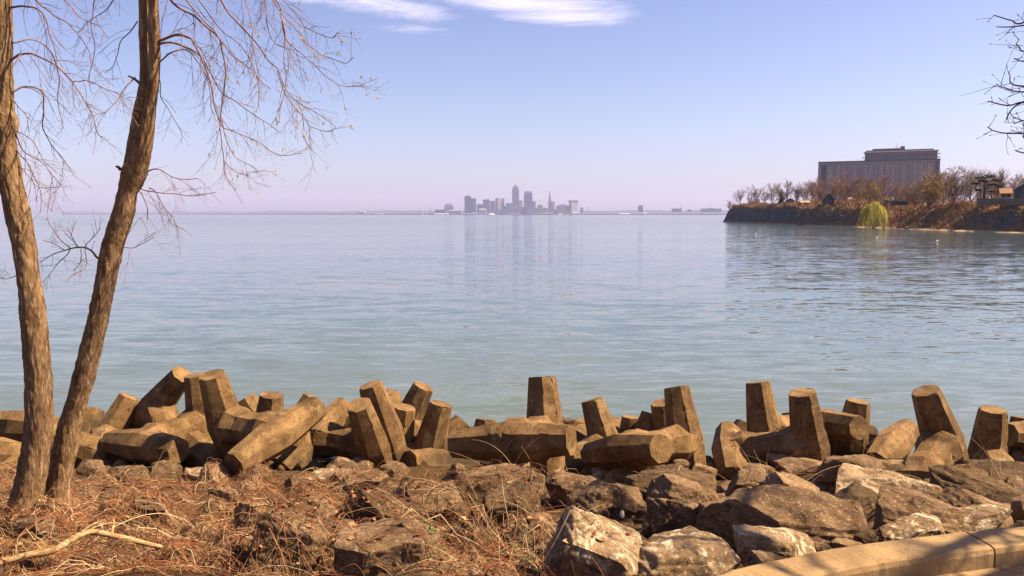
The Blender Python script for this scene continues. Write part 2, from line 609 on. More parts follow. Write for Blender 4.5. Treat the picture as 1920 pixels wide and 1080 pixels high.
def make_path():
    outer_px = [(1320, 1080), (1372, 1064), (1440, 1049), (1539, 1029), (1632, 1014), (1726, 1003), (1820, 992), (1920, 983)]
    inner_px = [(1495, 1081), (1540, 1069), (1590, 1058), (1645, 1047), (1700, 1039), (1762, 1032), (1840, 1025), (1930, 1012)]
    op = [on_plane(x, y, KZ) for x, y in outer_px]
    ip = [on_plane(x, y, KZ) for x, y in inner_px]
    w = sum((a - b).length for a, b in zip(op, ip)) / len(op)
    pre = [Vector((-1.75, -8, KZ)), Vector((-1.7, -3, KZ)), Vector((-1.45, 0.2, KZ)), Vector((-0.75, 2.0, KZ)), Vector((0.1, 2.9, KZ))]
    post = [op[-1] + Vector((1.2, 0.16, 0)), op[-1] + Vector((4, 0.75, 0)), op[-1] + Vector((13, 3.6, 0))]
    cl = catmull(pre + op + post, 10)
    nrm = []
    for i, p in enumerate(cl):
        t = (cl[min(i + 1, len(cl) - 1)] - cl[max(0, i - 1)]).normalized()
        nrm.append(Vector((t.y, -t.x, 0)))
    W = 0.205
    prof = [(0.0, -0.35), (0.0, -0.03), (0.008, -0.008), (0.03, 0.0), (W - 0.03, 0.0), (W - 0.008, -0.008), (W, -0.03), (W, -0.35)]
    mb = MB()
    # sections with narrow joints between them
    cum = [0.0]
    for a, b in zip(cl, cl[1:]):
        cum.append(cum[-1] + (b - a).length)

    def pt(s):
        s = min(max(s, 0), cum[-1])
        for i in range(len(cum) - 1):
            if cum[i + 1] >= s:
                q = (s - cum[i]) / max(1e-6, cum[i + 1] - cum[i])
                return cl[i].lerp(cl[i + 1], q), nrm[i].lerp(nrm[i + 1], q)
        return cl[-1], nrm[-1]
    jp = on_plane(1806, 994, KZ)
    sj = min(range(len(cl)), key=lambda i: (cl[i] - jp).length)
    s_joint = cum[sj]
    L = 1.9
    s = s_joint - L * math.floor(s_joint / L) - L
    while s < cum[-1]:
        a, b = max(0, s + 0.006), min(cum[-1], s + L - 0.006)
        if b - a > 0.1:
            k = max(2, int((b - a) / 0.03))
            vs_ = []
            for i in range(k + 1):
                p, n_ = pt(a + (b - a) * i / k)
                for (u, z) in prof:
                    e = 0.007 * noise.noise(Vector((p.x * 6, p.y * 6, u * 9))) + 0.004 * noise.noise(Vector((p.x * 21, p.y * 21, u * 30)))
                    vs_.append(p + n_ * (u + e) + Vector((0, 0, z + e)))
            m = len(prof)
            fs = [(i * m + j, i * m + j + 1, (i + 1) * m + j + 1, (i + 1) * m + j) for i in range(k) for j in range(m - 1)]
            fs += [tuple(range(m - 1, -1, -1)), tuple(k * m + j for j in range(m))]
            mb.add(vs_, fs, 0, False)
        s += L
    t = NT('tan_kerb_concrete')
    v = t.world()
    col = t.ramp(t.noise(v, 2.2, 8, 0.6), [(0.3, (0.22, 0.135, 0.058)), (0.7, (0.33, 0.215, 0.10))])
    col = t.mix(t.ramp(t.noise(v, 95, 3), [(0.50, 0.0), (0.66, 0.6)]), col, (0.16, 0.095, 0.042))
    col = t.mix(t.ramp(t.noise(v, 5.0, 9, 0.72, 1.0), [(0.52, 0.0), (0.70, 0.6)]), col, (0.17, 0.105, 0.05))
    col = t.mix(t.ramp(t.noise(v, 14.0, 9, 0.75, 0.6), [(0.62, 0.0), (0.70, 0.7)]), col, (0.47, 0.34, 0.185))
    t.fin(col, 0.9, t.bump(t.noise(v, 60, 6, 0.7), 0.35, 0.006), 0.2)
    o = mb.build('kerb', t.mat)
    tag(o, 'tan concrete kerb curving along the path edge', 'kerb', kind='structure')
    # path surface, inside the kerb
    mb = MB()
    rows = []
    for p, n_ in zip(cl, nrm):
        a = p + n_ * (W + 0.001)
        rows.append([Vector((a.x, a.y, PZ)), Vector((a.x + (9 if a.y < 2.6 else 1.5) * 1.0, a.y - (0.5 if a.y < 2.6 else 9), PZ))])
    vs_ = [q for r_ in rows for q in r_]
    mb2 = []
    # simple fan: polygon of inner edge closed far behind the camera on the right
    poly = [r_[0] for r_ in rows] + [Vector((30, 7, PZ)), Vector((30, -8, PZ))]
    bm = bmesh.new()
    bmv = [bm.verts.new(p) for p in poly]
    bm.faces.new(bmv)
    bmesh.ops.triangulate(bm, faces=bm.faces[:])
    me = bpy.data.meshes.new('path')
    bm.to_mesh(me)
    bm.free()
    t = NT('brick_pavers')
    v = t.world((1, 1, 1), (0, 0, rad(33)))
    br = t.n('ShaderNodeTexBrick')
    t.l(v, br.inputs['Vector'])
    br.inputs['Scale'].default_value = 1.0
    br.inputs['Brick Width'].default_value = 0.21
    br.inputs['Row Height'].default_value = 0.105
    br.inputs['Mortar Size'].default_value = 0.005
    br.inputs['Mortar Smooth'].default_value = 0.4
    br.inputs['Color1'].default_value = (0.27, 0.165, 0.078, 1)
    br.inputs['Color2'].default_value = (0.21, 0.12, 0.055, 1)
    br.inputs['Mortar'].default_value = (0.11, 0.065, 0.032, 1)
    nn = t.noise(t.world(), 5, 8, 0.65)
    col = t.mix(t.ramp(nn, [(0.35, 0.0), (0.7, 0.55)]), br.outputs['Color'], (0.31, 0.20, 0.10))
    n = t.bump(br.outputs['Fac'], -0.6, 0.006)
    n = t.bump(t.noise(t.world(), 70, 5, 0.7), 0.4, 0.005, n)
    t.fin(col, 0.9, n, 0.2)
    me.materials.append(t.mat)
    o = bpy.data.objects.new('path', me)
    C.objects.link(o)
    tag(o, 'tan brick paved path inside the kerb', 'path', kind='structure')


make_path()


# ------------------------------------------------------------------ dolosse
DC = 1.95


def dolos_mesh(seed):
    """two tapered eight sided flukes set crosswise at the ends of a short shank: z fluke at the origin, y fluke along +x"""
    L = 0.68 * DC

    def ring(apo, center, axis, twist=PI / 8):
        ax = Vector(axis)
        a = Vector((1, 0, 0)) if abs(ax.x) < 0.5 else Vector((0, 1, 0))
        b = ax.cross(a)
        r = apo / math.cos(PI / 8)
        return [Vector(center) + a * (r * math.cos(twist + k * PI / 4)) + b * (r * math.sin(twist + k * PI / 4)) for k in range(8)]

    def loft(bm, rings):
        vr = [[bm.verts.new(p) for p in r_] for r_ in rings]
        for A, B in zip(vr, vr[1:]):
            for k in range(8):
                bm.faces.new((A[k], A[(k + 1) % 8], B[(k + 1) % 8], B[k]))
        bm.faces.new(vr[0][::-1])
        bm.faces.new(vr[-1])
        bmesh.ops.recalc_face_normals(bm, faces=bm.faces[:])
    objs = []
    tip, mid = 0.108 * DC, 0.158 * DC
    for kind in ('z', 'y', 's'):
        bm = bmesh.new()
        if kind == 'z':
            loft(bm, [ring(tip, (0, 0, -DC / 2), (0, 0, 1)), ring(mid, (0, 0, 0), (0, 0, 1)), ring(tip, (0, 0, DC / 2), (0, 0, 1))])
        elif kind == 'y':
            loft(bm, [ring(tip, (L, -DC / 2, 0), (0, 1, 0)), ring(mid, (L, 0, 0), (0, 1, 0)), ring(tip, (L, DC / 2, 0), (0, 1, 0))])
        else:
            sh, fl = 0.145 * DC, 0.180 * DC
            loft(bm, [ring(sh, (-0.04, 0, 0), (1, 0, 0)), ring(fl, (0.125 * DC, 0, 0), (1, 0, 0)), ring(sh, (0.25 * DC, 0, 0), (1, 0, 0)),
                      ring(sh, (L - 0.25 * DC, 0, 0), (1, 0, 0)), ring(fl, (L - 0.125 * DC, 0, 0), (1, 0, 0)), ring(sh, (L + 0.04, 0, 0), (1, 0, 0))])
        me = bpy.data.meshes.new('dolos_piece')
        bm.to_mesh(me)
        bm.free()
        o = bpy.data.objects.new('dolos_piece', me)
        C.objects.link(o)
        objs.append(o)
    for q in objs[1:]:
        md = objs[0].modifiers.new('union', 'BOOLEAN')
        md.operation = 'UNION'
        md.object = q
        md.solver = 'EXACT'
    bv = objs[0].modifiers.new('edge', 'BEVEL')
    bv.width = 0.009
    bv.segments = 1
    bv.limit_method = 'ANGLE'
    bv.angle_limit = rad(22)
    dg = bpy.context.evaluated_depsgraph_get()
    dg.update()
    me = bpy.data.meshes.new_from_object(objs[0].evaluated_get(dg))
    for q in objs:
        m_ = q.data
        bpy.data.objects.remove(q)
        bpy.data.meshes.remove(m_)
    bm = bmesh.new()
    bm.from_mesh(me)
    bmesh.ops.triangulate(bm, faces=bm.faces[:])
    for _ in range(5):
        es = [e for e in bm.edges if e.calc_length() > 0.075]
        if not es:
            break
        bmesh.ops.subdivide_edges(bm, edges=es, cuts=1)
        bmesh.ops.triangulate(bm, faces=[f for f in bm.faces if len(f.verts) > 3])
    bm.normal_update()
    sd = Vector((seed * 7.3, seed * 3.1, seed * 1.7))
    # worn edges: chips are knocked out along the arrises
    for v in bm.verts:
        p = v.co * 1.0
        ang = max((e.calc_face_angle(0) for e in v.link_edges if len(e.link_faces) == 2), default=0)
        k = 0.004 * noise.noise(p * 2.0 + sd) + 0.002 * noise.noise(p * 11 + sd)
        if ang > 0.25:
            c = noise.noise(p * 5.5 + sd * 2)
            if c > 0.18:
                k -= 0.05 * (c - 0.18)
        v.co = p + v.normal * k
    bm.to_mesh(me)
    bm.free()
    me.name = 'dolos'
    me.materials.append(MT['concrete'])
    for p in me.polygons:
        p.use_smooth = True
    me.set_sharp_from_angle(angle=rad(15))
    return me


DOLOSSE = [
    ((-8.319, 15.505, 0.389), (0.8014, -0.2219, 0.1129, -0.5438), 'dolos just right of the tree trunks, upright leg leaning right over the water'),
    ((-9.346, 16.245, -0.117), (0.2893, -0.0308, 0.2827, 0.914), 'dolos mostly hidden behind the lower part of the leaning tree trunk'),
    ((-9.522, 15.5, -0.274), (0.3907, 0.5498, -0.672, 0.3058), 'dolos leg lying level behind the two tree trunks, at the left edge'),
    ((-8.448, 12.8, -0.361), (-0.5405, 0.0888, 0.8225, -0.1533), 'low dolos end half buried in dry vines left of the tree trunks'),
    ((-7.379, 15.765, 1.055), (0.8586, -0.025, 0.3786, -0.3449), 'tall tripod dolos leaning right, its lower leg lying in front on the vines'),
    ((-6.097, 14.965, 0.896), (0.5067, 0.0561, -0.0064, -0.8603), 'narrow upright dolos leg squeezed between two taller leaning dolosse'),
    ((-5.175, 13.687, 1.251), (0.9544, 0.1407, -0.0291, -0.2617), 'large dolos with black left face and long leg slanting up to the right'),
    ((-5.144, 15.963, 0.289), (0.3736, -0.2695, -0.0564, 0.8858), 'small dolos tip leaning left behind the large dolos with slanting leg'),
    ((-4.906, 15.111, 0.486), (0.3787, -0.0535, 0.0725, -0.9211), 'dolos showing a dark flat topped stub above the long slanting leg'),
    ((-4.531, 15.46, 0.395), (0.6463, 0.1019, 0.234, 0.7191), 'dolos whose tilted tip pokes out behind the upper end of the slanting leg'),
    ((-2.562, 13.862, 0.744), (-0.217, 0.0396, 0.2058, -0.9534), 'dolos with black front and wide lit top leaning towards the path'),
    ((-1.929, 16.0, -0.344), (0.4459, 0.0343, -0.8756, -0.1827), 'dolos end lying behind the upright with the dark left face'),
    ((-2.395, 14.359, 0.886), (-0.3835, 0.1065, 0.0962, -0.9123), 'slim upright dolos leg rising behind the black fronted dolos'),
    ((-2.285, 14.843, 0.304), (0.906, -0.016, 0.0991, -0.4112), 'short dolos block wedged left of the bright topped tripod dolos'),
    ((-2.224, 15.549, 0.627), (0.9119, -0.0641, 0.2128, -0.3451), 'tripod dolos leaning right with its shank stretched forward to a lying leg'),
    ((-1.624, 14.724, 0.4), (0.9481, 0.0322, 0.1213, 0.2922), 'dolos leg showing as a narrow strip behind the right side of the leaning tripod'),
    ((-1.68, 15.901, -0.089), (0.5446, 0.1715, 0.3627, 0.7365), 'low tilted dolos tip beside the water left of the long level leg'),
    ((-0.654, 16.042, -0.324), (0.7985, -0.1115, -0.018, -0.5913), 'low dark dolos stub just above the long level leg'),
    ((0.555, 12.483, 1.353), (-0.5312, 0.0424, 0.1162, 0.8382), 'dolos with long level leg in front and a tall square upright behind it'),
    ((1.847, 14.766, 0.454), (-0.2761, -0.107, 0.1362, 0.9454), 'dolos upright leaning left, right of the long level leg'),
    ((2.993, 12.995, 1.072), (0.2464, 0.0235, -0.1608, -0.9554), 'dolos with wide dark underside and pitted upright, above the dark boulder'),
    ((2.415, 15.624, -0.154), (-0.3828, 0.0591, 0.0225, 0.9217), 'small dolos stub at the waterline left of the pitted upright'),
    ((2.531, 15.091, 0.085), (0.8717, -0.0263, 0.1957, 0.4484), 'dark tilted dolos leg in shade left of the pitted upright'),
    ((3.185, 15.072, 0.354), (0.3216, -0.095, -0.0742, 0.9392), 'dolos tip peeping out behind the left side of the pitted upright'),
    ((0.643, 16.5, 0.36), (0.0022, 0.93, -0.3665, 0.0276), 'dolos lying low at the waterline behind the left leaning upright'),
    ((4.737, 14.185, 0.894), (-0.9791, 0.0972, 0.0339, -0.1753), 'broad pale dolos upright standing beside the black faced one'),
    ((5.096, 12.909, 1.059), (-0.118, 0.0971, 0.0507, -0.987), 'dolos with black front face and shank running left to a pointed end'),
    ((6.715, 14.988, 0.361), (-0.7305, -0.0461, -0.0378, -0.6803), 'dolos with an eight sided leg end pointing at the viewer and a short stub above'),
    ((7.405, 12.973, 1.121), (-0.3639, -0.1926, 0.0506, 0.9099), 'tall black faced dolos upright above the slab with a worn white top'),
    ((6.684, 14.6, -0.446), (0.1378, 0.7944, -0.3371, 0.4861), 'small tilted dolos end by the water left of the rightmost tall upright'),
    ((8.661, 13.744, 0.546), (0.6016, 0.046, 0.0436, -0.7963), 'stubby dark dolos upright among dead stems near the right edge'),
    ((11.016, 13.814, 0.610), (0.5546, 0.0388, 0.0580, 0.8292), 'dolos leg lying level at the right edge of the row'),
    ((10.237, 15.262, -0.067), (0.8943, -0.0149, 0.0801, 0.44), 'dark dolos tip at the right edge behind the level leg'),
    ((4.515, 15.948, -0.265), (0.7381, -0.3136, 0.1013, -0.5887), 'small dolos tip at the waterline left of the broad pale upright'),
]
dmesh = [dolos_mesh(s) for s in (1, 2, 3)]
for i, (loc, q, lab) in enumerate(DOLOSSE):
    o = bpy.data.objects.new('dolos', dmesh[i % 3])
    C.objects.link(o)
    o.location = loc
    o.rotation_mode = 'QUATERNION'
    o.rotation_quaternion = Quaternion(q).normalized()
    tag(o, lab, 'breakwater block', 'concrete dolosse along the shore')
# ------------------------------------------------------------------ rocks
BVHS = []          # surfaces that vines and litter lie on


def rock_mesh(seed, w, h, d, level, facets=11, rough=1.0):
    rg = np.random.default_rng(seed)
    bm = bmesh.new()
    bmesh.ops.create_icosphere(bm, subdivisions=level, radius=1.0)
    me = bpy.data.meshes.new('rock')
    bm.to_mesh(me)
    bm.free()
    n = len(me.vertices)
    co = np.empty(n * 3)
    me.vertices.foreach_get('co', co)
    co = co.reshape(-1, 3) * 1.25
    pl = []
    for ax in range(3):
        for sg in (-1, 1):
            v = rg.normal(0, 0.22, 3)
            v[ax] = sg
            pl.append((v / np.linalg.norm(v), rg.uniform(0.70, 0.92)))
    for _ in range(facets):
        v = rg.normal(size=3)
        v[2] *= 0.8
        v /= np.linalg.norm(v)
        pl.append((v, rg.uniform(0.60, 0.93)))
    for v, o in pl:
        q = co @ v - o
        k = q > 0
        co[k] -= np.outer(q[k], v) * 0.93
    mx = np.abs(co).max(axis=0)
    co = co / mx * np.array([w, d, h]) * 0.5
    # broken, layered surface
    size = (w + h + d) / 3
    off = Vector((seed * 1.37, seed * 0.71, seed * 2.3))
    out = []
    ln = np.linalg.norm(co / np.array([w, d, h]), axis=1, keepdims=True)
    nr = co / np.array([w, d, h]) ** 2
    nr /= np.linalg.norm(nr, axis=1, keepdims=True) + 1e-9
    for p, q in zip(co, nr):
        P = Vector(p)
        a = noise.fractal(P * (2.6 / size) + off, 0.8, 2.1, 4) * 0.034 * size
        b = noise.ridged_multi_fractal(P * (4.5 / size) + off, 0.9, 2.0, 4, 0.9, 2.0) * 0.012 * size
        c = (abs(noise.noise(Vector((P.x * 2.0, P.y * 2.0, P.z * 15 / max(h, 0.2) * 0.5)) + off)) - 0.2) * 0.040 * size
        e = noise.noise(P * 26 + off) * 0.006
        out.append(p + q * (a - b * 0.8 + c + e) * rough)
    me.vertices.foreach_set('co', np.array(out).ravel())
    for p in me.polygons:
        p.use_smooth = True
    me.set_sharp_from_angle(angle=rad(24))
    me.update()
    return me


def base_depth(py):
    """distance at which a sight line at this height meets the bank"""
    k = (py - HORIZON) / FPX * 1.006
    y = (EYE - (3.28 + 3.4 * 0.296)) / (k - 0.296) if k > 0.31 else 12.4
    return min(12.4, max(3.9, y))


# x0, x1, y0, y1 in the photograph, turn about the view, stone, label
ROCKS = [
    (622, 825, 986, 1078, 0, 'rock', 'square brown boulder with lichen rings, dark hollow on its left, bottom centre'),
    (650, 795, 925, 985, 22, 'rock_dark', 'dark wedge of rock sloping down to the right above the square lichen boulder'),
    (725, 872, 908, 966, 4, 'rock', 'broad low boulder behind the dark sloping wedge of rock'),
    (482, 622, 964, 1084, 14, 'rock', 'boulder laced over with dry vines, left of the square lichen boulder'),
    (585, 672, 974, 1026, 0, 'rock', 'small rounded rock in the gap between the vine laced and the square boulder'),
    (842, 925, 975, 1045, 20, 'rock', 'narrow upright rock just right of the square lichen boulder'),
    (712, 768, 862, 902, -8, 'rock', 'small pointed rock standing up in front of the bright topped dolos'),
    (790, 945, 1042, 1100, 8, 'rock_pale', 'smooth pale boulder cut by the bottom edge below the dry grass'),
    (850, 945, 880, 936, -12, 'rock', 'rough tan boulder under the right end of the lying dolos leg'),
    (585, 640, 878, 905, 0, 'rock_pale', 'little pale rock under the shaded dolos hollow'),
    (452, 505, 868, 915, 10, 'rock', 'small brown rock at the foot of the long slanting dolos leg'),
    (522, 655, 922, 985, 0, 'rock', 'brown boulder with a sunlit top among vines, centre left'),
    (436, 530, 938, 1000, 10, 'rock', 'boulder sunk in vines left of the sunlit topped one'),
    (430, 520, 1074, 1120, 0, 'rock', 'top of a rock along the bottom edge below the vine laced boulder'),
    (570, 650, 1077, 1125, 6, 'rock', 'flat rock top at the bottom edge left of the square boulder foot'),
    (888, 1022, 870, 930, 0, 'rock', 'wide tan boulder below the long level dolos leg, twigs across it'),
    (896, 1010, 908, 972, -6, 'rock_dark', 'brown rock with a dark hollow behind the upright dead stem'),
    (1022, 1125, 886, 950, 8, 'rock', 'tan mottled boulder left of the little pale rock and under the dolos end'),
    (1062, 1222, 900, 1020, 18, 'rock', 'big double humped boulder sloping right, beside a white chip'),
    (1024, 1228, 976, 1100, 24, 'rock_pale', 'big bright streaked boulder with a black left face, bottom centre'),
    (1108, 1178, 874, 908, 0, 'rock_pale', 'small pale rough rock between the dolos end and the dark boulder'),
    (1174, 1338, 866, 938, 8, 'rock_dark', 'smooth boulder with a blackened left side below the wide dolos'),
    (1216, 1345, 902, 962, 4, 'rock', 'round shouldered brown boulder in front of the blackened one'),
    (1222, 1348, 932, 1012, 22, 'rock', 'striped boulder sloping down right with a black gap on its left'),
    (1176, 1400, 1004, 1090, 4, 'rock_pale', 'flat layered pale boulder beside the start of the kerb'),
    (1256, 1290, 856, 884, 0, 'rock', 'small round stone resting under the pitted dolos'),
    (1292, 1345, 868, 912, 26, 'rock', 'narrow slanting rock right of the small round stone'),
    (1364, 1442, 864, 902, 0, 'rock', 'rounded rock below the pointed dolos end'),
    (1368, 1470, 880, 945, 10, 'rock', 'grooved upper boulder of the big pair, dark at its left'),
    (1436, 1556, 894, 962, 16, 'rock', 'sunlit rounded boulder between the grooved one and the white topped slab'),
    (1316, 1624, 922, 1028, 8, 'rock', 'largest boulder, black hollow at its left and broad lit right face'),
    (1438, 1548, 850, 906, 10, 'rock', 'peaked boulder under the black faced dolos'),
    (1520, 1642, 850, 918, -10, 'rock', 'round boulder with black left side behind the white topped slab'),
    (1543, 1768, 876, 962, 8, 'rock_pale', 'long slab shaped boulder with a worn white top'),
    (1616, 1795, 924, 1010, 14, 'rock', 'lumpy boulder below the white topped slab'),
    (1636, 1790, 964, 1020, -4, 'rock_pale', 'pale flaky rock just above the kerb'),
    (1756, 1902, 948, 996, -10, 'rock_pale', 'round ended white boulder touching the kerb near the right edge'),
    (1752, 1925, 890, 955, 8, 'rock_dark', 'dark ridged boulder behind the round ended white one'),
    (1816, 1935, 866, 915, -6, 'rock_dark', 'dark jagged rock at the right edge under the dead stems'),
    (1752, 1832, 876, 915, -14, 'rock', 'small tan rock between the white topped slab and the dark jagged rock'),
    (1636, 1716, 860, 890, 0, 'rock', 'low brown rock behind the white topped slab'),
    (1702, 1806, 864, 898, 6, 'rock_dark', 'mossy brown rock at the foot of the tall black faced dolos'),
    (1764, 1905, 934, 970, 6, 'rock', 'smooth tan rock in the shadow above the round ended white one'),
    (1892, 1960, 926, 992, 0, 'rock', 'rough boulder cut off by the right edge beside the kerb'),
    (1366, 1530, 997, 1048, 6, 'rock_pale', 'flat white slab shaped rock beside the kerb'),
    (1516, 1560, 1013, 1038, 0, 'rock', 'small brown stone between the largest boulder and the kerb'),
    (296, 368, 1026, 1070, 6, 'rock', 'mottled grey rock at the end of the bleached branch'),
    (258, 372, 1054, 1100, 0, 'rock', 'flat mottled rock at the bottom edge below the bleached branch'),
    (250, 314, 932, 984, 0, 'rock_dark', 'dark mossy rock among vines right of the trees'),
    (70, 130, 938, 976, 0, 'rock_dark', 'mossy rock against the roots of the leaning tree'),
    (8, 112, 966, 1018, -6, 'rock', 'smooth brown rock below the left tree, a branch over it'),
    (150, 192, 858, 890, 0, 'rock', 'small triangular rock at the foot of the leaning tree'),
    (215, 262, 876, 905, 6, 'rock_pale', 'pale rock chunk under the leftmost lying dolos leg'),
    (340, 390, 872, 902, 0, 'rock_pale', 'pale three cornered rock under the slanting dolos leg'),
    (272, 345, 858, 905, 8, 'rock', 'brown rock below the lying leg of the tripod dolos'),
    (535, 600, 884, 925, 0, 'rock', 'tan rock half covered by vines below the shaded dolos'),
    (640, 725, 884, 935, 4, 'rock', 'tan boulder left of the small pointed rock'),
    (940, 1035, 960, 1030, -8, 'rock', 'brown rock behind the dry grass left of the bright streaked boulder'),
    (395, 450, 905, 945, 0, 'rock', 'rock end showing through the vines left of centre'),
    (1125, 1180, 1000, 1040, 0, 'rock_dark', 'dark rock wedged behind the bright streaked boulder'),
    (1590, 1640, 990, 1030, 0, 'rock_dark', 'dark rock in the gap between the largest boulder and the lumpy one'),
    (380, 470, 1030, 1095, 0, 'rock', 'brown rock beneath dead stems at the bottom edge, left of centre'),
    (130, 240, 1040, 1100, 0, 'rock', 'rock under the bleached branch at the bottom edge'),
    (1390, 1480, 1030, 1075, 4, 'rock', 'low brown rock tight against the outside of the kerb, lowest one'),
    (1560, 1620, 1010, 1034, 0, 'rock', 'small rounded stone lodged against the outer side of the kerb'),
    (1690, 1770, 990, 1015, 0, 'rock', 'half hidden stone behind the kerb below the pale flaky rock'),
    (1550, 1650, 915, 985, -20, 'rock_dark', 'black shaded rock under the left end of the white topped slab'),
]


def make_rocks():
    for i, (x0, x1, y0, y1, roll, stone, lab) in enumerate(ROCKS):
        yb = base_depth(min(y1, 1075))
        s = yb / FPX
        w = (x1 - x0) * s * 1.12
        dd = 0.78 * min(w, 1.3 * (w + (y1 - y0) * s) / 2)
        h = max((y1 - y0) * s * 0.95, 0.32 * w) * 1.18
        yc = yb + dd * 0.30
        c = at((x0 + x1) / 2, (y0 + y1) / 2 + 3, yc)
        big = (x1 - x0) > 115 and y1 > 935
        me = rock_mesh(i * 13 + 5, w, h, dd, 6 if big else (5 if y1 > 925 else 4), 8 if i % 3 else 12)
        me.materials.append(MT[stone])
        o = bpy.data.objects.new('boulder', me)
        C.objects.link(o)
        o.location = c
        rg = random.Random(i)
        o.rotation_euler = (rad(rg.uniform(-8, 8)), rad(roll), rad(rg.uniform(-14, 14)))
        tag(o, lab, 'boulder', 'boulders on the bank')
        BVHS.append(o)
    # broken stone filling the gaps
    mb = MB()
    rg = random.Random(77)
    bm = bmesh.new()
    bmesh.ops.create_icosphere(bm, subdivisions=2, radius=1)
    base = [v.co.copy() for v in bm.verts]
    fs = [tuple(v.index for v in f.verts) for f in bm.faces]
    bm.free()
    for k in range(820):
        y = rg.uniform(4.0, 15.2)
        x = rg.uniform(-0.95, 1.0) * y
        if y < 5.2 and x > 0.4:
            continue
        if x > 1.2 and y < 4.9:
            continue
        if abs(x + 5.0) < 0.75 and 6.6 < y < 9:
            continue
        r = rg.uniform(0.06, 0.24) * (1.3 if y > 9 else 1.0)
        o = Vector((rg.random() * 90, rg.random() * 90, 0))
        sq = Vector((rg.uniform(0.7, 1.3), rg.uniform(0.7, 1.2), rg.uniform(0.5, 0.95)))
        rot = Matrix.Rotation(rg.uniform(0, 6.3), 3, 'Z') @ Matrix.Rotation(rg.uniform(-0.5, 0.5), 3, 'X')
        zc = g_height(x, y) + r * 0.15
        pl = [(Vector((rg.gauss(0, 1), rg.gauss(0, 1), rg.gauss(0, 1))).normalized(), rg.uniform(0.55, 0.85)) for _ in range(7)]
        vv = []
        for b in base:
            p = b * (1 + 0.25 * noise.noise(b * 1.7 + o))
            for n_, of in pl:
                q = p.dot(n_) - of
                if q > 0:
                    p = p - n_ * q
            p = rot @ Vector((p.x * sq.x, p.y * sq.y, p.z * sq.z)) * r
            vv.append((p.x + x, p.y + y, p.z + zc))
        mb.add(vv, fs, rg.choice((0, 0, 1)))
    o = mb.build('rubble', [MT['rock'], MT['rock_dark']])
    tag(o, 'small broken stone filling the gaps between boulders and dolosse', 'rubble', kind='stuff')
    BVHS.append(o)
    BVHS.append(ground)


make_rocks()


# ------------------------------------------------------------------ vines, litter, grass
def surface_tree():
    vv, ff = [], []
    for o in BVHS:
        bpy.context.view_layer.update()
        M = o.matrix_world
        b = len(vv)
        vv += [M @ v.co for v in o.data.vertices]
        ff += [tuple(b + i for i in p.vertices) for p in o.data.polygons]
    return BVHTree.FromPolygons(vv, ff)


SURF = surface_tree()


def drop(x, y, top=6.0):
    h = SURF.ray_cast(Vector((x, y, top)), Vector((0, 0, -1)))
    return h[0] if h[0] is not None else Vector((x, y, g_height(x, y)))


def vine_density(px, py):
    """how thickly dry stems cover the bank, by place on it"""
    d = 0.0
    if px < 660 and py > 872:
        d = 1.0
    elif px < 760 and py > 885:
        d = 0.6
    elif px < 1010 and py > 880:
        d = 0.34
    elif px < 1060:
        d = 0.10
    if 500 < px < 640 and py > 975:
        d *= 0.35
    if 640 < px < 830 and py > 975:
        d *= 0.12
    if 840 < px < 1020 and py > 985:
        d = 0.6
    if px > 1060:
        d = 0.05 if py < 905 else 0.0
    return d


def pix(p):
    q = p - Vector((0, 0, EYE))
    z = q.dot(_f)
    return 960 + FPX * q.dot(_r) / z, 540 - FPX * q.dot(_u) / z


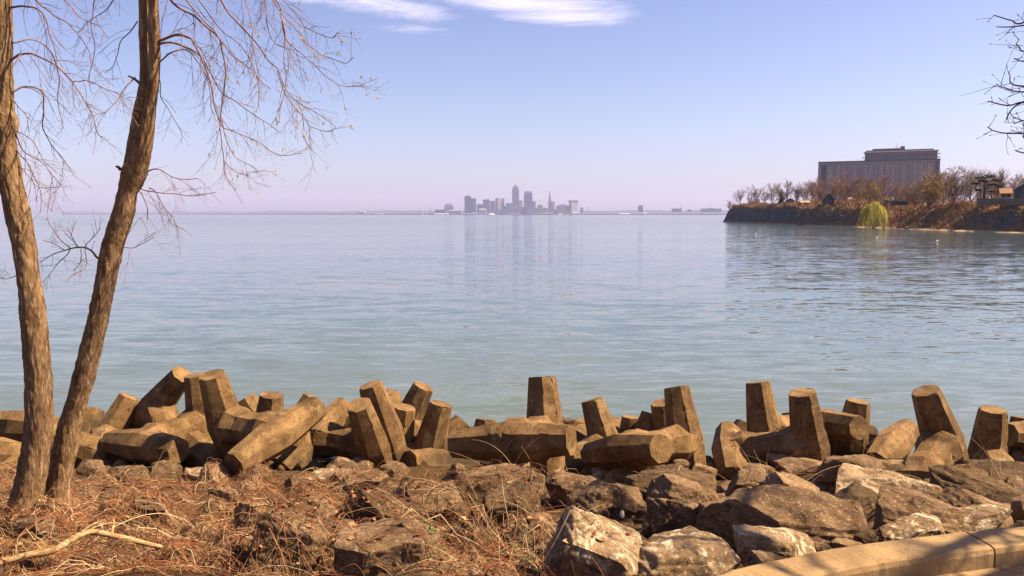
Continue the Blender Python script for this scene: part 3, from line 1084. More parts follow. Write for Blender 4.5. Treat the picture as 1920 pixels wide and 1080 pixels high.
def make_vines():
    rg = random.Random(5)
    mb = MB()
    count = 0
    tries = 0
    while count < 8600 and tries < 60000:
        tries += 1
        y = 3.9 + 8.4 * rg.random() ** 1.25
        x = rg.uniform(-0.70, 0.72) * y
        p = drop(x, y)
        px, py = pix(p)
        if py > 1160 or px < -60 or rg.random() > vine_density(px, py):
            continue
        count += 1
        L = rg.uniform(0.18, 0.85) * (0.75 + 0.05 * y)
        n = 7
        az = rg.gauss(0.25, 0.85) + (PI if rg.random() < 0.5 else 0)
        curl = rg.gauss(0, 1.3)
        lift = abs(rg.gauss(0.0, 0.035)) + (rg.uniform(0.03, 0.15) if rg.random() < 0.10 else 0)
        pts = []
        qx, qy = x, y
        for k in range(n + 1):
            t = k / n
            a = az + curl * (t - 0.5)
            zz = p.z if k == 0 else None
            g = drop(qx, qy)
            arch = lift * math.sin(PI * t) + 0.010
            pts.append(Vector((qx, qy, g.z + arch + rg.uniform(0, 0.012))))
            qx += math.cos(a) * L / n
            qy += math.sin(a) * L / n * 0.8
        # keep stems from hanging over big steps
        for k in range(1, len(pts)):
            if abs(pts[k].z - pts[k - 1].z) > 0.16:
                pts[k].z = pts[k - 1].z + (0.10 if pts[k].z > pts[k - 1].z else -0.10)
        r = rg.choice((0.0016, 0.002, 0.0026, 0.0034)) * (0.75 + 0.06 * y)
        m = rg.choices((0, 1, 2, 3), (0.50, 0.27, 0.09, 0.14))[0]
        mb.tube(pts, [r * (1 - 0.6 * k / n) for k in range(n + 1)], 3, m, True, False)
    # longer stems that arch clear of the mat
    for k in range(230):
        y = rg.uniform(4.3, 12.0)
        x = rg.uniform(-0.68, 0.06) * y
        p = drop(x, y)
        px, py = pix(p)
        if vine_density(px, py) < 0.2:
            continue
        az = rg.uniform(0, 2 * PI)
        L = rg.uniform(0.4, 1.1)
        up = rg.uniform(0.5, 1.2)
        d = Vector((math.cos(az), math.sin(az) * 0.6, up)).normalized()
        q = p.copy()
        pts = [q.copy()]
        n = 10
        for i in range(n):
            d = (d + Vector((rg.gauss(0, 0.1), rg.gauss(0, 0.1), -0.20))).normalized()
            q = q + d * L / n
            pts.append(q.copy())
        r = rg.uniform(0.002, 0.0042)
        m = rg.choices((0, 1, 2, 3), (0.4, 0.25, 0.15, 0.2))[0]
        mb.tube(pts, [r * (1 - 0.6 * i / n) for i in range(n + 1)], 3, m, True, False)
        for i in range(3, n, 2):
            if rg.random() < 0.6:
                dd = Vector((rg.gauss(0, 1), rg.gauss(0, 0.6), rg.gauss(0.5, 0.6))).normalized()
                l2 = rg.uniform(0.06, 0.22)
                mb.tube([pts[i], pts[i] + dd * l2 * 0.5, pts[i] + dd * l2 + Vector((0, 0, -0.02))], [r * 0.6, r * 0.5, r * 0.3], 3, m, True, False)
    o = mb.build('dry_vines', [MT['vine_a'], MT['vine_b'], MT['vine_c'], MT['vine_d']])
    tag(o, 'tangled mat of dry reddish brown vines over the left bank', 'vines', kind='stuff')
    # fallen leaves and bits of bark
    mb = MB()
    for k in range(9000):
        y = 3.9 + 8.4 * rg.random() ** 1.2
        x = rg.uniform(-0.70, 0.2) * y
        p = drop(x, y)
        px, py = pix(p)
        if rg.random() > vine_density(px, py) * 0.9 + 0.05:
            continue
        s = rg.uniform(0.012, 0.034)
        M = Matrix.Rotation(rg.uniform(0, 6.3), 3, 'Z') @ Matrix.Rotation(rg.gauss(0, 0.6), 3, 'X') @ Matrix.Rotation(rg.gauss(0, 0.5), 3, 'Y')
        q = [M @ Vector(c) * s for c in ((-1, -0.5, 0.15), (0, -0.6, -0.1), (1.1, 0, 0.25), (0, 0.6, -0.1), (-1, 0.5, 0.15))]
        mb.add([p + c + Vector((0, 0, 0.012)) for c in q], [(0, 1, 3, 4), (1, 2, 3)], rg.choices((0, 1, 2), (0.55, 0.3, 0.15))[0])
    o = mb.build('leaf_litter', [MT['leaf_dry'], MT['vine_a'], MT['vine_b']])
    tag(o, 'curled dead leaves scattered under the vines', 'leaf litter', kind='stuff')
    # dry pale grass near the bottom centre and single stems by the dolosse on the right
    mb = MB()
    spots = [(rg.uniform(850, 1010), rg.uniform(985, 1078)) for _ in range(150)]
    spots += [(rg.gauss(1490, 45), 880) for _ in range(9)] + [(rg.gauss(1640, 18), 872) for _ in range(4)]
    spots += [(rg.gauss(1775, 60), 878) for _ in range(26)] + [(rg.gauss(1890, 30), 872) for _ in range(30)] + [(rg.gauss(30, 45), 868) for _ in range(60)]
    spots += [(rg.gauss(1415, 25), 905) for _ in range(16)] + [(rg.gauss(990, 45), 880) for _ in range(24)]
    for (sx, sy) in spots:
        Y = base_depth(min(1078, sy)) if sy > 950 else rg.uniform(9.5, 12.2)
        a = at(sx, sy, Y)
        p = drop(a.x, a.y)
        az = rg.uniform(0, 2 * PI)
        L = rg.uniform(0.15, 0.5) if sy > 950 else rg.uniform(0.3, 1.05)
        d = Vector((math.cos(az) * 0.8, math.sin(az) * 0.5, rg.uniform(0.5, 1.8))).normalized()
        pts = [p.copy()]
        n = 7
        q = p.copy()
        for i in range(n):
            d = (d + Vector((rg.gauss(0, 0.08), rg.gauss(0, 0.08), -0.12))).normalized()
            q = q + d * L / n
            pts.append(q.copy())
        r = rg.uniform(0.0018, 0.0034) * (1 if sy > 950 else 1.5)
        mb.tube(pts, [r * (1 - 0.7 * i / n) for i in range(n + 1)], 3, rg.choices((0, 1, 2), (0.4, 0.35, 0.25))[0], True, False)
    o = mb.build('dry_grass', [MT['vine_b'], MT['vine_c'], MT['vine_a']])
    tag(o, 'pale dead grass stems standing between rocks and dolosse', 'dry grass', kind='stuff')
    mb = MB()
    for k in range(240):
        c = rg.choice(((940, 1000), (972, 1035), (985, 1060), (1000, 985), (815, 1050), (1003, 1048)))
        sx, sy = rg.gauss(c[0], 9), rg.gauss(c[1], 7)
        Y = base_depth(min(1078, sy + 12))
        a = at(sx, sy, Y)
        p = drop(a.x, a.y) + Vector((0, 0, rg.uniform(0.0, 0.06)))
        s = rg.uniform(0.008, 0.02)
        M = Matrix.Rotation(rg.uniform(0, 6.3), 3, 'Z') @ Matrix.Rotation(rg.gauss(0.5, 0.4), 3, 'X')
        mb.add([p + M @ Vector(c2) * s for c2 in ((-1, 0, 0), (0, -0.55, 0.1), (1.2, 0, 0.1), (0, 0.55, 0.1))], [(0, 1, 2, 3)])
    o = mb.build('weeds', MT['sprout'])
    tag(o, 'small green sprouts among dead grass at bottom centre', 'weeds', kind='stuff')


make_vines()


def make_branch():
    px = [(-40, 1066), (0, 1055), (50, 1042), (100, 1032), (138, 1010), (172, 998), (228, 1008), (285, 1022), (322, 1031)]
    Y = [4.75, 4.8, 4.85, 4.9, 5.0, 5.1, 5.15, 5.2, 5.25]
    pts = catmull([at(x, y, d * 0.93) for (x, y), d in zip(px, Y)], 12)
    n = len(pts)
    mb = MB()
    rr = [0.025 * (1 - 0.45 * i / n) * (1 + 0.14 * noise.noise(pts[i] * 7)) for i in range(n)]
    mb.tube(pts, rr, 14)
    for k, (L, dx) in enumerate(((0.12, 0.5), (0.10, -0.3))):
        q = pts[n // 2 + k * 20]
        mb.tube([q, q + Vector((dx * L, 0.1, L * 0.4)), q + Vector((dx * L * 2, 0.15, L * 0.5))], [0.012, 0.008, 0.004], 6)
    t = NT('split_bleached_wood')
    v = t.world((14, 40, 40))
    f = t.noise(v, 1.0, 8, 0.7, 0.5)
    col = t.ramp(f, [(0.38, (0.11, 0.06, 0.026)), (0.5, (0.30, 0.185, 0.085)), (0.7, (0.50, 0.35, 0.19))])
    t.fin(col, 0.9, t.bump(f, 0.8, 0.012), 0.15)
    o = mb.build('fallen_branch', t.mat)
    tag(o, 'bleached crooked fallen branch lying on vines at bottom left', 'branch')
    # upright dead stem
    b = at(986, 942, 7.4)
    mb = MB()
    mb.tube([b + Vector((0, 0, -0.25)), b + Vector((0.0, 0, 0.1)), b + Vector((-0.005, 0.01, 0.29))], [0.009, 0.008, 0.007], 7)
    o = mb.build('dead_stem', MT['vine_a'])
    tag(o, 'stiff upright reddish dead stem standing among rocks, centre', 'stem')
    # white chip on the double humped boulder
    q = at(1166, 966, 5.6)
    p = SURF.ray_cast(Vector((0, 0, EYE)), (q - Vector((0, 0, EYE))).normalized())[0]
    bm = bmesh.new()
    bmesh.ops.create_icosphere(bm, subdivisions=2, radius=0.022)
    for v in bm.verts:
        v.co = Vector((v.co.x * 0.8, v.co.y * 0.7, v.co.z * 1.3)) * (1 + 0.3 * noise.noise(v.co * 60))
    me = bpy.data.meshes.new('stone_chip')
    bm.to_mesh(me)
    bm.free()
    me.materials.append(m_plain('white_chip', (0.75, 0.66, 0.52), 0.1))
    o = bpy.data.objects.new('stone_chip', me)
    C.objects.link(o)
    o.location = p + Vector((0, -0.01, 0.012))
    tag(o, 'small white stone chip lying on the double humped boulder', 'stone')


make_branch()

# ------------------------------------------------------------------ near trees
def trunk_tube(mb, pts, rad_, sides, rough):
    """bark is built in: deep upright furrows and a few burrs"""
    n = len(pts)
    vv = []
    up = Vector((0, 1, 0))
    for i, p in enumerate(pts):
        t = (pts[min(i + 1, n - 1)] - pts[max(i - 1, 0)]).normalized()
        a = t.cross(up).normalized()
        b = t.cross(a)
        for j in range(sides):
            q = 2 * PI * j / sides
            d = a * math.cos(q) + b * math.sin(q)
            r = rad_[i]
            w = Vector((math.cos(q) * r * 40, math.sin(q) * r * 40, p.z * 6.5 + p.x))
            f = abs(noise.noise(w)) * 1.0 + 0.5 * abs(noise.noise(w * 2.1 + Vector((3, 1, 7))))
            g = noise.noise(Vector((math.cos(q) * 1.2 + p.x, math.sin(q) * 1.2, p.z * 1.6)))
            h = noise.noise(Vector((math.cos(q) * 2 + 9, math.sin(q) * 2, p.z * 5.0)))
            e = rough * (f - 0.42) * 0.019 * min(1, r / 0.12) + 0.03 * r * g + (0.10 * r * max(0, h - 0.42) / 0.3)
            vv.append(p + d * (r + e))
    ff = [(i * sides + j, i * sides + (j + 1) % sides, (i + 1) * sides + (j + 1) % sides, (i + 1) * sides + j) for i in range(n - 1) for j in range(sides)]
    ff.append(tuple(range(sides - 1, -1, -1)))
    ff.append(tuple((n - 1) * sides + j for j in range(sides)))
    mb.add(vv, ff, 0, True)


def stem_points(spec, Y, n=14):
    """spec: (px left edge, px right edge, py); returns centre points and radii"""
    c = []
    for (l, r, y) in spec:
        p = at((l + r) / 2, y, Y)
        c.append(Vector((p.x, p.y, p.z)))
    rr = [(r - l) / 2 * 0.91 * Y / FPX for (l, r, y) in spec]
    pp = catmull(c, n)
    r2 = catmull([Vector((q, 0, 0)) for q in rr], n)
    # even spacing of about 3 cm
    out, ro = [pp[0]], [r2[0].x]
    for p, r in zip(pp[1:], r2[1:]):
        k = max(1, int((p - out[-1]).length / 0.03))
        a, ra = out[-1].copy(), ro[-1]
        for i in range(1, k + 1):
            out.append(a.lerp(p, i / k))
            ro.append(ra + (r.x - ra) * i / k)
    return out, ro


def twig(mb, p, d, L, r, rg, droop, hook, m=0, sub=0, tips=None):
    n = max(4, int(L / 0.045))
    n = min(n, 16)
    pts, q = [p.copy()], p.copy()
    d = d.normalized()
    for i in range(n):
        t = i / n
        g = -droop * (1 - t) + hook * max(0, t - 0.55) * 2.2
        d = (d + Vector((rg.gauss(0, 0.06), rg.gauss(0, 0.06), g * 0.30 + rg.gauss(0, 0.03)))).normalized()
        q = q + d * (L / n)
        pts.append(q.copy())
    mb.tube(pts, [r * (1 - 0.62 * i / n) for i in range(n)] + [r * 0.55], 3, m, True, False)
    # bud at the tip
    e = pts[-1]
    mb.tube([e, e + d * 0.009, e + d * 0.022], [r * 0.6, r * 1.15, r * 0.15], 4, m, True, True)
    if tips is not None:
        tips.append(e)
    if sub > 0:
        for i in range(1, n):
            if rg.random() < 0.36:
                a = Vector((rg.gauss(0, 1), rg.gauss(0, 1), rg.gauss(0, 1)))
                dd = (pts[min(i + 1, n)] - pts[i]).normalized()
                s = (dd + a.normalized() * 0.85).normalized()
                twig(mb, pts[i], s, rg.uniform(0.05, 0.20) * (1 + 0.5 * (sub > 1)), r * 0.66, rg, droop * 0.7, hook, m, sub - 1, tips)
    return pts


def limb(parent, px, Y0, Y1, r0, seed, mat, gap=0.075, lo=0.16, hi=0.55, droop=0.6, hook=0.9, catk=0.0, r1=0.0032):
    rg = random.Random(seed)
    n = len(px)
    pts = catmull([at(x, y, Y0 + (Y1 - Y0) * (i / (n - 1))) for i, (x, y) in enumerate(px)], 8)
    mb = MB()
    acc, k = 0.0, len(pts)
    total = sum((b - a).length for a, b in zip(pts, pts[1:]))
    run, rr = 0.0, []
    for i in range(k):
        if i:
            run += (pts[i] - pts[i - 1]).length
        rr.append(r0 + (r1 - r0) * (run / total) ** 0.6)
    jit = [p + Vector((noise.noise(p * 6) * 0.012, noise.noise(p * 6 + Vector((5, 5, 5))) * 0.03, noise.noise(p * 6 + Vector((9, 2, 5))) * 0.012)) if 0 < i else p for i, p in enumerate(pts)]
    mb.tube(jit, rr, 6, 0, True, True)
    tips, run, nxt = [], 0.0, 0.10
    for i in range(1, k):
        run += (pts[i] - pts[i - 1]).length
        if run > nxt:
            nxt = run + gap * rg.uniform(0.5, 1.6)
            t = (pts[min(i + 1, k - 1)] - pts[i - 1]).normalized()
            a = Vector((rg.gauss(0, 1), rg.gauss(0, 1), rg.gauss(0, 1)))
            a = (a - t * a.dot(t)).normalized()
            fr = run / total
            L = rg.uniform(lo, hi) * (1.0 - 0.45 * fr)
            twig(mb, jit[i], (t * 0.75 + a * 0.8), L, max(0.0029, rr[i] * 0.42), rg, droop, hook, 0, 2 if L > 0.30 else 1, tips)
    o = mb.build('branch', mat, parent)
    if catk > 0:
        mc = MB()
        cnt = 0
        for e in tips:
            if cnt < 60 and rg.random() < catk and pix(e)[0] > 380:
                for q in range(rg.choice((1, 1, 2, 3))):
                    L = rg.uniform(0.025, 0.055)
                    s = Vector((rg.gauss(0, 0.012), rg.gauss(0, 0.012), 0))
                    mc.tube([e + s * 0.3, e + s + Vector((0, 0, -L * 0.5)), e + s * 1.2 + Vector((0.004, 0, -L))], [0.0022, 0.0042, 0.0016], 5, 0, True, True)
                    cnt += 1
        if mc.v:
            c = mc.build('catkins', MT['catkin'], o)
            c['kind'] = 'stuff'
    return o


# left tree
TL = empty('bare_tree', at(48, 950, 8.0))
tag(TL, 'bare tree with thick furrowed trunk at the left edge of the photo', 'tree', 'bare trees on the bank')
TR = empty('bare_tree', at(108, 935, 8.4))
tag(TR, 'bare tree leaning right and forking into two stems, catkins on its twigs', 'tree', 'bare trees on the bank')
bpy.context.view_layer.update()


def to_parent(o, parent):
    o.matrix_parent_inverse = parent.matrix_world.inverted()


def tree_part(mb, name, mat, parent):
    o = mb.build(name, mat, parent)
    to_parent(o, parent)
    return o


mb = MB()
spec = [(2, 96, 985), (10, 86, 955), (20, 82, 930), (29, 86, 895), (38, 92, 850), (46, 100, 800), (46, 99, 750), (47, 97, 715), (44, 93, 660), (39, 88, 610), (38, 84, 575), (31, 73, 510), (22, 66, 455), (12, 59, 410), (2, 46, 360), (-8, 37, 310), (-11, 30, 262), (-12, 33, 232), (-13, 26, 205), (-15, 23, 150), (-15, 23, 90), (-16, 21, 20), (-16, 20, -40), (-14, 20, -200), (-8, 22, -450), (-2, 20, -800), (4, 16, -1200)]
p, r = stem_points(spec, 8.0)
trunk_tube(mb, p, r, 64, 1.0)
tree_part(mb, 'trunk', MT['bark'], TL)
mb = MB()
spec = [(72, 142, 975), (80, 134, 940), (85, 132, 915), (93, 138, 875), (99, 146, 840), (108, 152, 800), (121, 162, 760), (132, 174, 722), (148, 190, 660), (163, 202, 605), (176, 215, 540), (187, 229, 475), (199, 240, 435), (210, 252, 400), (220, 258, 362), (226, 274, 328), (238, 282, 300), (256, 289, 250), (270, 293, 200), (277, 299, 150), (279, 301, 100), (278, 299, 50), (278, 297, 0), (278, 298, -60), (282, 300, -240), (290, 303, -500), (300, 308, -800)]
p, r = stem_points(spec, 8.4)
trunk_tube(mb, p, r, 56, 1.0)
spec = [(226, 250, 335), (232, 252, 305), (240, 262, 262), (248, 270, 215), (257, 277, 175), (262, 279, 140), (261, 278, 80), (260, 279, 20), (259, 278, -50), (262, 276, -240), (268, 280, -500), (276, 284, -800)]
p, r = stem_points(spec, 8.47)
trunk_tube(mb, p, r, 40, 0.9)
# broken stubs
for (a, b, ra, rb, Yd) in (((262, 156), (240, 142), .016, .008, 8.4), ((226, 318), (218, 312), .02, .012, 8.36)):
    q0, q1 = at(a[0], a[1], Yd), at(b[0], b[1], Yd - 0.05)
    mb.tube([q0, q0.lerp(q1, 0.5) + Vector((0, 0, 0.01)), q1], [ra, (ra + rb) / 2, rb], 8)
tree_part(mb, 'trunk', MT['bark'], TR)

RIGHT = [
    ([(298, 78), (327, 66), (347, 67), (363, 80), (380, 113), (393, 150), (403, 197), (413, 233), (415, 263), (418, 300), (425, 333), (443, 358)], .016, .15),
    ([(298, 84), (320, 79), (343, 86), (373, 103), (393, 133), (417, 173), (440, 190), (473, 213), (500, 230), (523, 247)], .014, .2),
    ([(297, 118), (320, 100), (347, 93), (367, 113), (390, 150), (397, 213)], .010, .1),
    ([(292, -60), (320, 0), (367, 33), (410, 70), (417, 97), (423, 133), (417, 187), (415, 233), (440, 247), (487, 267), (520, 290), (567, 287)], .017, .4),
    ([(300, -90), (350, 0), (400, 57), (433, 100), (467, 127), (487, 147), (507, 167)], .013, .2),
    ([(300, -180), (360, -80), (413, 0), (433, 30), (467, 63), (500, 110), (520, 130), (533, 163), (553, 187), (587, 207), (620, 230), (630, 240)], .020, .55),
    ([(302, -240), (420, -110), (517, 0), (527, 30), (535, 70), (532, 107), (535, 143), (533, 173), (527, 200), (523, 230)], .016, .4),
    ([(527, 30), (535, 70), (553, 90), (583, 117), (610, 143), (633, 158), (653, 163), (677, 162), (687, 155)], .007, .6),
    ([(500, -20), (520, 13), (550, 50), (587, 93), (620, 110), (647, 118), (663, 107)], .007, .45),
    ([(480, -50), (530, 0), (553, 23), (573, 50), (600, 63), (622, 70), (633, 60)], .007, .4),
    ([(470, -60), (497, 0), (500, 40), (513, 80), (540, 93), (573, 110)], .007, .3),
    ([(520, 130), (533, 173), (563, 213), (583, 237), (617, 247), (629, 240)], .006, .6),
    ([(556, 190), (567, 213), (568, 253), (580, 277)], .005, .5),
    ([(415, 225), (433, 283), (453, 303), (483, 317)], .006, .5),
    ([(418, 300), (443, 323), (470, 331)], .004, .3),
    ([(430, -60), (455, -10), (470, 40), (476, 90), (470, 140)], .008, .2),
    ([(340, -60), (380, 10), (420, 60), (455, 90), (480, 140), (485, 200)], .009, .2),
    ([(264, 330), (293, 317), (320, 330), (345, 336), (370, 334)], .010, 0),
    ([(259, 348), (277, 358), (333, 365), (367, 367), (405, 361)], .008, 0),
    ([(280, 352), (293, 360), (310, 393), (323, 420), (345, 430)], .006, .1),
    ([(258, 352), (268, 368), (276, 392), (278, 414)], .006, 0),
    ([(299, 150), (304, 185), (320, 210), (340, 248)], .006, 0),
    ([(258, 40), (240, 63), (222, 90), (214, 120), (197, 137)], .008, 0),
    ([(254, 146), (238, 160), (222, 183), (206, 203), (196, 214)], .009, 0),
    ([(262, -90), (235, -30), (213, 0), (195, 22), (170, 36), (147, 62)], .011, 0),
    ([(262, -140), (215, -60), (180, -10), (172, 40), (178, 90), (165, 150)], .011, 0),
    ([(232, 448), (250, 425), (262, 408)], .004, 0),
    ([(230, 464), (255, 462), (290, 443)], .004, 0),
]
LOWLEFT = [
    ([(184, 484), (173, 470), (157, 464), (130, 466), (100, 477), (72, 492)], .014),
    ([(132, 466), (110, 445), (88, 406)], .005), ([(146, 464), (134, 440), (128, 424)], .005), ([(160, 463), (175, 445), (189, 428)], .005),
    ([(131, 467), (105, 500), (78, 530)], .006), ([(153, 466), (152, 490), (136, 508)], .004), ([(120, 470), (95, 456), (82, 452)], .004),
    ([(160, 466), (160, 500), (130, 520)], .004),
]
LEFT = [
    ([(21, 113), (40, 103), (67, 103), (100, 120), (133, 150), (157, 187), (173, 213), (183, 245), (200, 265)], .014),
    ([(22, 172), (47, 162), (77, 170), (83, 200), (80, 233), (95, 270), (120, 300), (140, 330)], .012),
    ([(20, 14), (50, 13), (77, 20), (93, 63), (107, 110), (110, 150)], .012),
    ([(19, -60), (67, 0), (100, 27), (127, 43), (160, 83), (173, 127)], .014),
    ([(24, 187), (50, 217), (53, 247)], .007),
    ([(30, 250), (43, 283), (83, 310), (117, 350)], .008),
    ([(138, 153), (167, 153), (200, 167), (250, 190)], .006),
    ([(19, -160), (80, -60), (123, 0), (153, 33), (187, 50), (205, 70)], .014),
    ([(30, 280), (60, 320), (77, 360), (77, 397)], .006),
    ([(31, 517), (15, 522), (-8, 520)], .004),
    ([(22, 225), (32, 245), (60, 262), (80, 300)], .007),
    ([(22, 80), (60, 75), (90, 90), (110, 140), (108, 190), (118, 240)], .009),
    ([(26, 300), (55, 330), (70, 350), (112, 352)], .005),
]
for i, (px, r0, ck) in enumerate(RIGHT):
    rg = random.Random(i * 7 + 3)
    o = limb(TR, px, 8.4, 8.4 + rg.uniform(-1.0, 0.9) * min(1, len(px) / 7), r0, 100 + i, MT['twig'], 0.085 if len(px) > 5 else 0.10, catk=ck * 0.5)
    to_parent(o, TR)
for i, (px, r0) in enumerate(LOWLEFT):
    o = limb(TR, px, 8.4, 8.4 - 0.3 * math.sin(i * 2.1), r0, 200 + i, MT['twig'], 0.07, 0.10, 0.24, droop=-0.25 if px[-1][1] < px[0][1] else 0.2, hook=0.4)
    to_parent(o, TR)
for i, (px, r0) in enumerate(LEFT):
    rg = random.Random(i * 5 + 1)
    o = limb(TL, px, 8.0, 8.0 + rg.uniform(-0.9, 1.0) * min(1, len(px) / 7), r0, 300 + i, MT['twig'], 0.085)
    to_parent(o, TL)
for c in list(TL.children) + list(TR.children):
    for g in c.children:
        g.matrix_parent_inverse = Matrix.Identity(4)

# tree standing right of the frame: its twigs reach in and its limbs shade the path
TB = empty('bare_tree', (5.9, 4.1, 3.0))
tag(TB, 'bare tree outside the right edge, dark twigs reaching into the sky', 'tree', 'bare trees on the bank')
bpy.context.view_layer.update()
mb = MB()
cp = [Vector((5.9, 4.1, 2.7)), Vector((5.85, 4.1, 4.2)), Vector((5.8, 4.05, 6.0)), Vector((6.3, 4.4, 8.0)), Vector((7.3, 5.0, 10.0)), Vector((8.4, 5.6, 12.0))]
pp = catmull(cp, 18)
trunk_tube(mb, pp, [0.23 - 0.19 * (i / (len(pp) - 1)) for i in range(len(pp))], 32, 0.8)
tree_part(mb, 'trunk', MT['bark'], TB)
FARR = [
    ([(2940, -260), (2200, -90), (2000, 10), (1920, 42), (1892, 36), (1866, 29)], .030), ([(2200, -90), (2050, 30), (1990, 36), (1920, 46), (1890, 50), (1870, 51)], .014),
    ([(2940, -160), (2110, 40), (1990, 60), (1920, 95), (1910, 85), (1908, 72)], .022), ([(2940, -60), (2110, 130), (1980, 120), (1920, 115), (1900, 111)], .022),
    ([(2940, 40), (2120, 200), (1980, 180), (1920, 171), (1890, 165), (1870, 156)], .026), ([(2120, 200), (1980, 170), (1920, 163), (1895, 150), (1893, 138)], .013),
    ([(2940, 100), (2120, 260), (1980, 210), (1920, 192), (1895, 197), (1870, 193), (1851, 190)], .030), ([(1925, 190), (1905, 200), (1892, 214), (1886, 224)], .006),
    ([(2940, 200), (2120, 330), (1985, 280), (1925, 262), (1918, 252), (1890, 250), (1870, 245), (1853, 237)], .026), ([(2120, 330), (1990, 300), (1920, 285), (1900, 283)], .012),
    ([(1985, 262), (1930, 228), (1905, 230)], .006), ([(1925, 262), (1922, 248), (1926, 235)], .008),
]
for i, (px, r0) in enumerate(FARR):
    o = limb(TB, px, 4.25 if px[0][0] > 2300 else 4.6, 4.9 + 0.25 * math.sin(i * 1.7), r0, 400 + i, MT['twig_dark'], 0.11, 0.06, 0.20, droop=-0.1, hook=0.35)
    to_parent(o, TB)
# limbs higher up, reaching over the path
rg = random.Random(9)
for k, (z0, dx, dy, dz, r0) in enumerate(((5.9, -2.4, -2.0, 1.3, .07), (6.6, -2.2, -2.3, 1.2, .05), (7.3, -3.2, -1.9, 1.5, .055), (5.3, 2.4, -1.5, 1.8, .05), (6.6, 2.6, 0.8, 2.0, .045), (8.6, 1.6, -1.2, 2.0, .035), (9.2, 2.6, 1.9, 1.6, .05))):
    mb = MB()
    a = min(pp, key=lambda q: abs(q.z - z0))
    pts = catmull([a, a + Vector((dx * .35, dy * .35, dz * .5)), a + Vector((dx * .7, dy * .7, dz * .85)), a + Vector((dx, dy, dz))], 10)
    n = len(pts)
    mb.tube(pts, [r0 * (1 - 0.8 * i / n) for i in range(n)], 8)
    for i in range(6, n, 2):
        d = Vector((rg.gauss(0, 1), rg.gauss(0, 1), rg.gauss(0.4, 0.7))) * 0.8 + (pts[-1] - pts[0]).normalized()
        twig(mb, pts[i], d, rg.uniform(0.5, 1.3), r0 * 0.30, rg, 0.1, 0.3, 0, 2)
    bad = [q for q in map(Vector, mb.v) if q.y > 0.3 and 0 < pix(q)[0] < 1905 and pix(q)[1] > -5]
    if len(bad) < 1:
        o = mb.build('branch', MT['twig_dark'], TB)
        to_parent(o, TB)

# ------------------------------------------------------------------ headland
SHORE = [(150, -160), (143, 60), (140, 190), (138, 213), (137, 225), (133, 238), (132, 259), (135, 290), (137, 329), (133, 362), (136, 400), (140, 450), (142, 490), (140, 515), (150, 527), (205, 640), (335, 950), (560, 1500), (700, 1900)]
_sh = [Vector((a, b, 0)) for a, b in SHORE]


def shore_dist(x, y):
    """metres inland from the waterline (negative in the lake)"""
    best, sg = 1e9, 1
    for a, b in zip(_sh, _sh[1:]):
        dx, dy = b.x - a.x, b.y - a.y
        t = max(0, min(1, ((x - a.x) * dx + (y - a.y) * dy) / (dx * dx + dy * dy)))
        ex, ey = x - (a.x + dx * t), y - (a.y + dy * t)
        d = ex * ex + ey * ey
        if d < best:
            best = d
            sg = 1 if (dx * ey - dy * ex) < 0 else -1
    return math.sqrt(best) * sg


# along the coast by distance Y: bluff top height, face run, beach width
COAST = [(-160, 7.0, 3, 3), (150, 7.0, 3, 3), (215, 7.0, 3.0, 2.6), (232, 7.4, 3.5, 2.4), (240, 7.6, 9, 1.2), (255, 7.6, 13, .6), (268, 6.8, 11, .4), (290, 6.0, 4.0, .3), (310, 6.8, 8, .5), (330, 8.0, 12, .8), (346, 8.6, 5, .4), (365, 9.0, 2.6, .3), (440, 9.6, 2.4, .3), (500, 9.9, 2.6, .3), (527, 9.5, 6, .3), (2000, 10, 6, .3)]


def coast(y):
    for a, b in zip(COAST, COAST[1:]):
        if a[0] <= y <= b[0]:
            t = (y - a[0]) / (b[0] - a[0])
            return [a[i] + (b[i] - a[i]) * t for i in (1, 2, 3)]
    return list(COAST[-1][1:])


def land_z(x, y):
    d = shore_dist(x, y)
    zt, run, beach = coast(y)
    zt += 1.3 * noise.noise(Vector((0.3, y * 0.045, 7.7))) + 0.7 * noise.noise(Vector((2.3, y * 0.14, 1.7)))
    run = max(2.0, run * (1.0 + 1.1 * noise.noise(Vector((5.5, y * 0.06, 2.2)))))
    n = noise.noise(Vector((x * 0.11, y * 0.11, 0.5)))
    n2 = noise.noise(Vector((x * 0.35, y * 0.35, 3.5)))
    d2 = d + n * 2.6 + n2 * 0.7
    if d2 < 0:
        return max(-2.5, d2 * 0.35)
    if d2 < beach:
        return 0.25 * d2 / beach + 0.05
    t = min(1, (d2 - beach) / run)
    s = t * t * (3 - 2 * t) if run > 6 else t ** 0.85
    return 0.3 + (zt - 0.3) * s + 0.35 * n2 * (1 - abs(2 * t - 1)) + min(5.0, max(0, d - beach - run) * 0.012) + 0.3 * n * t


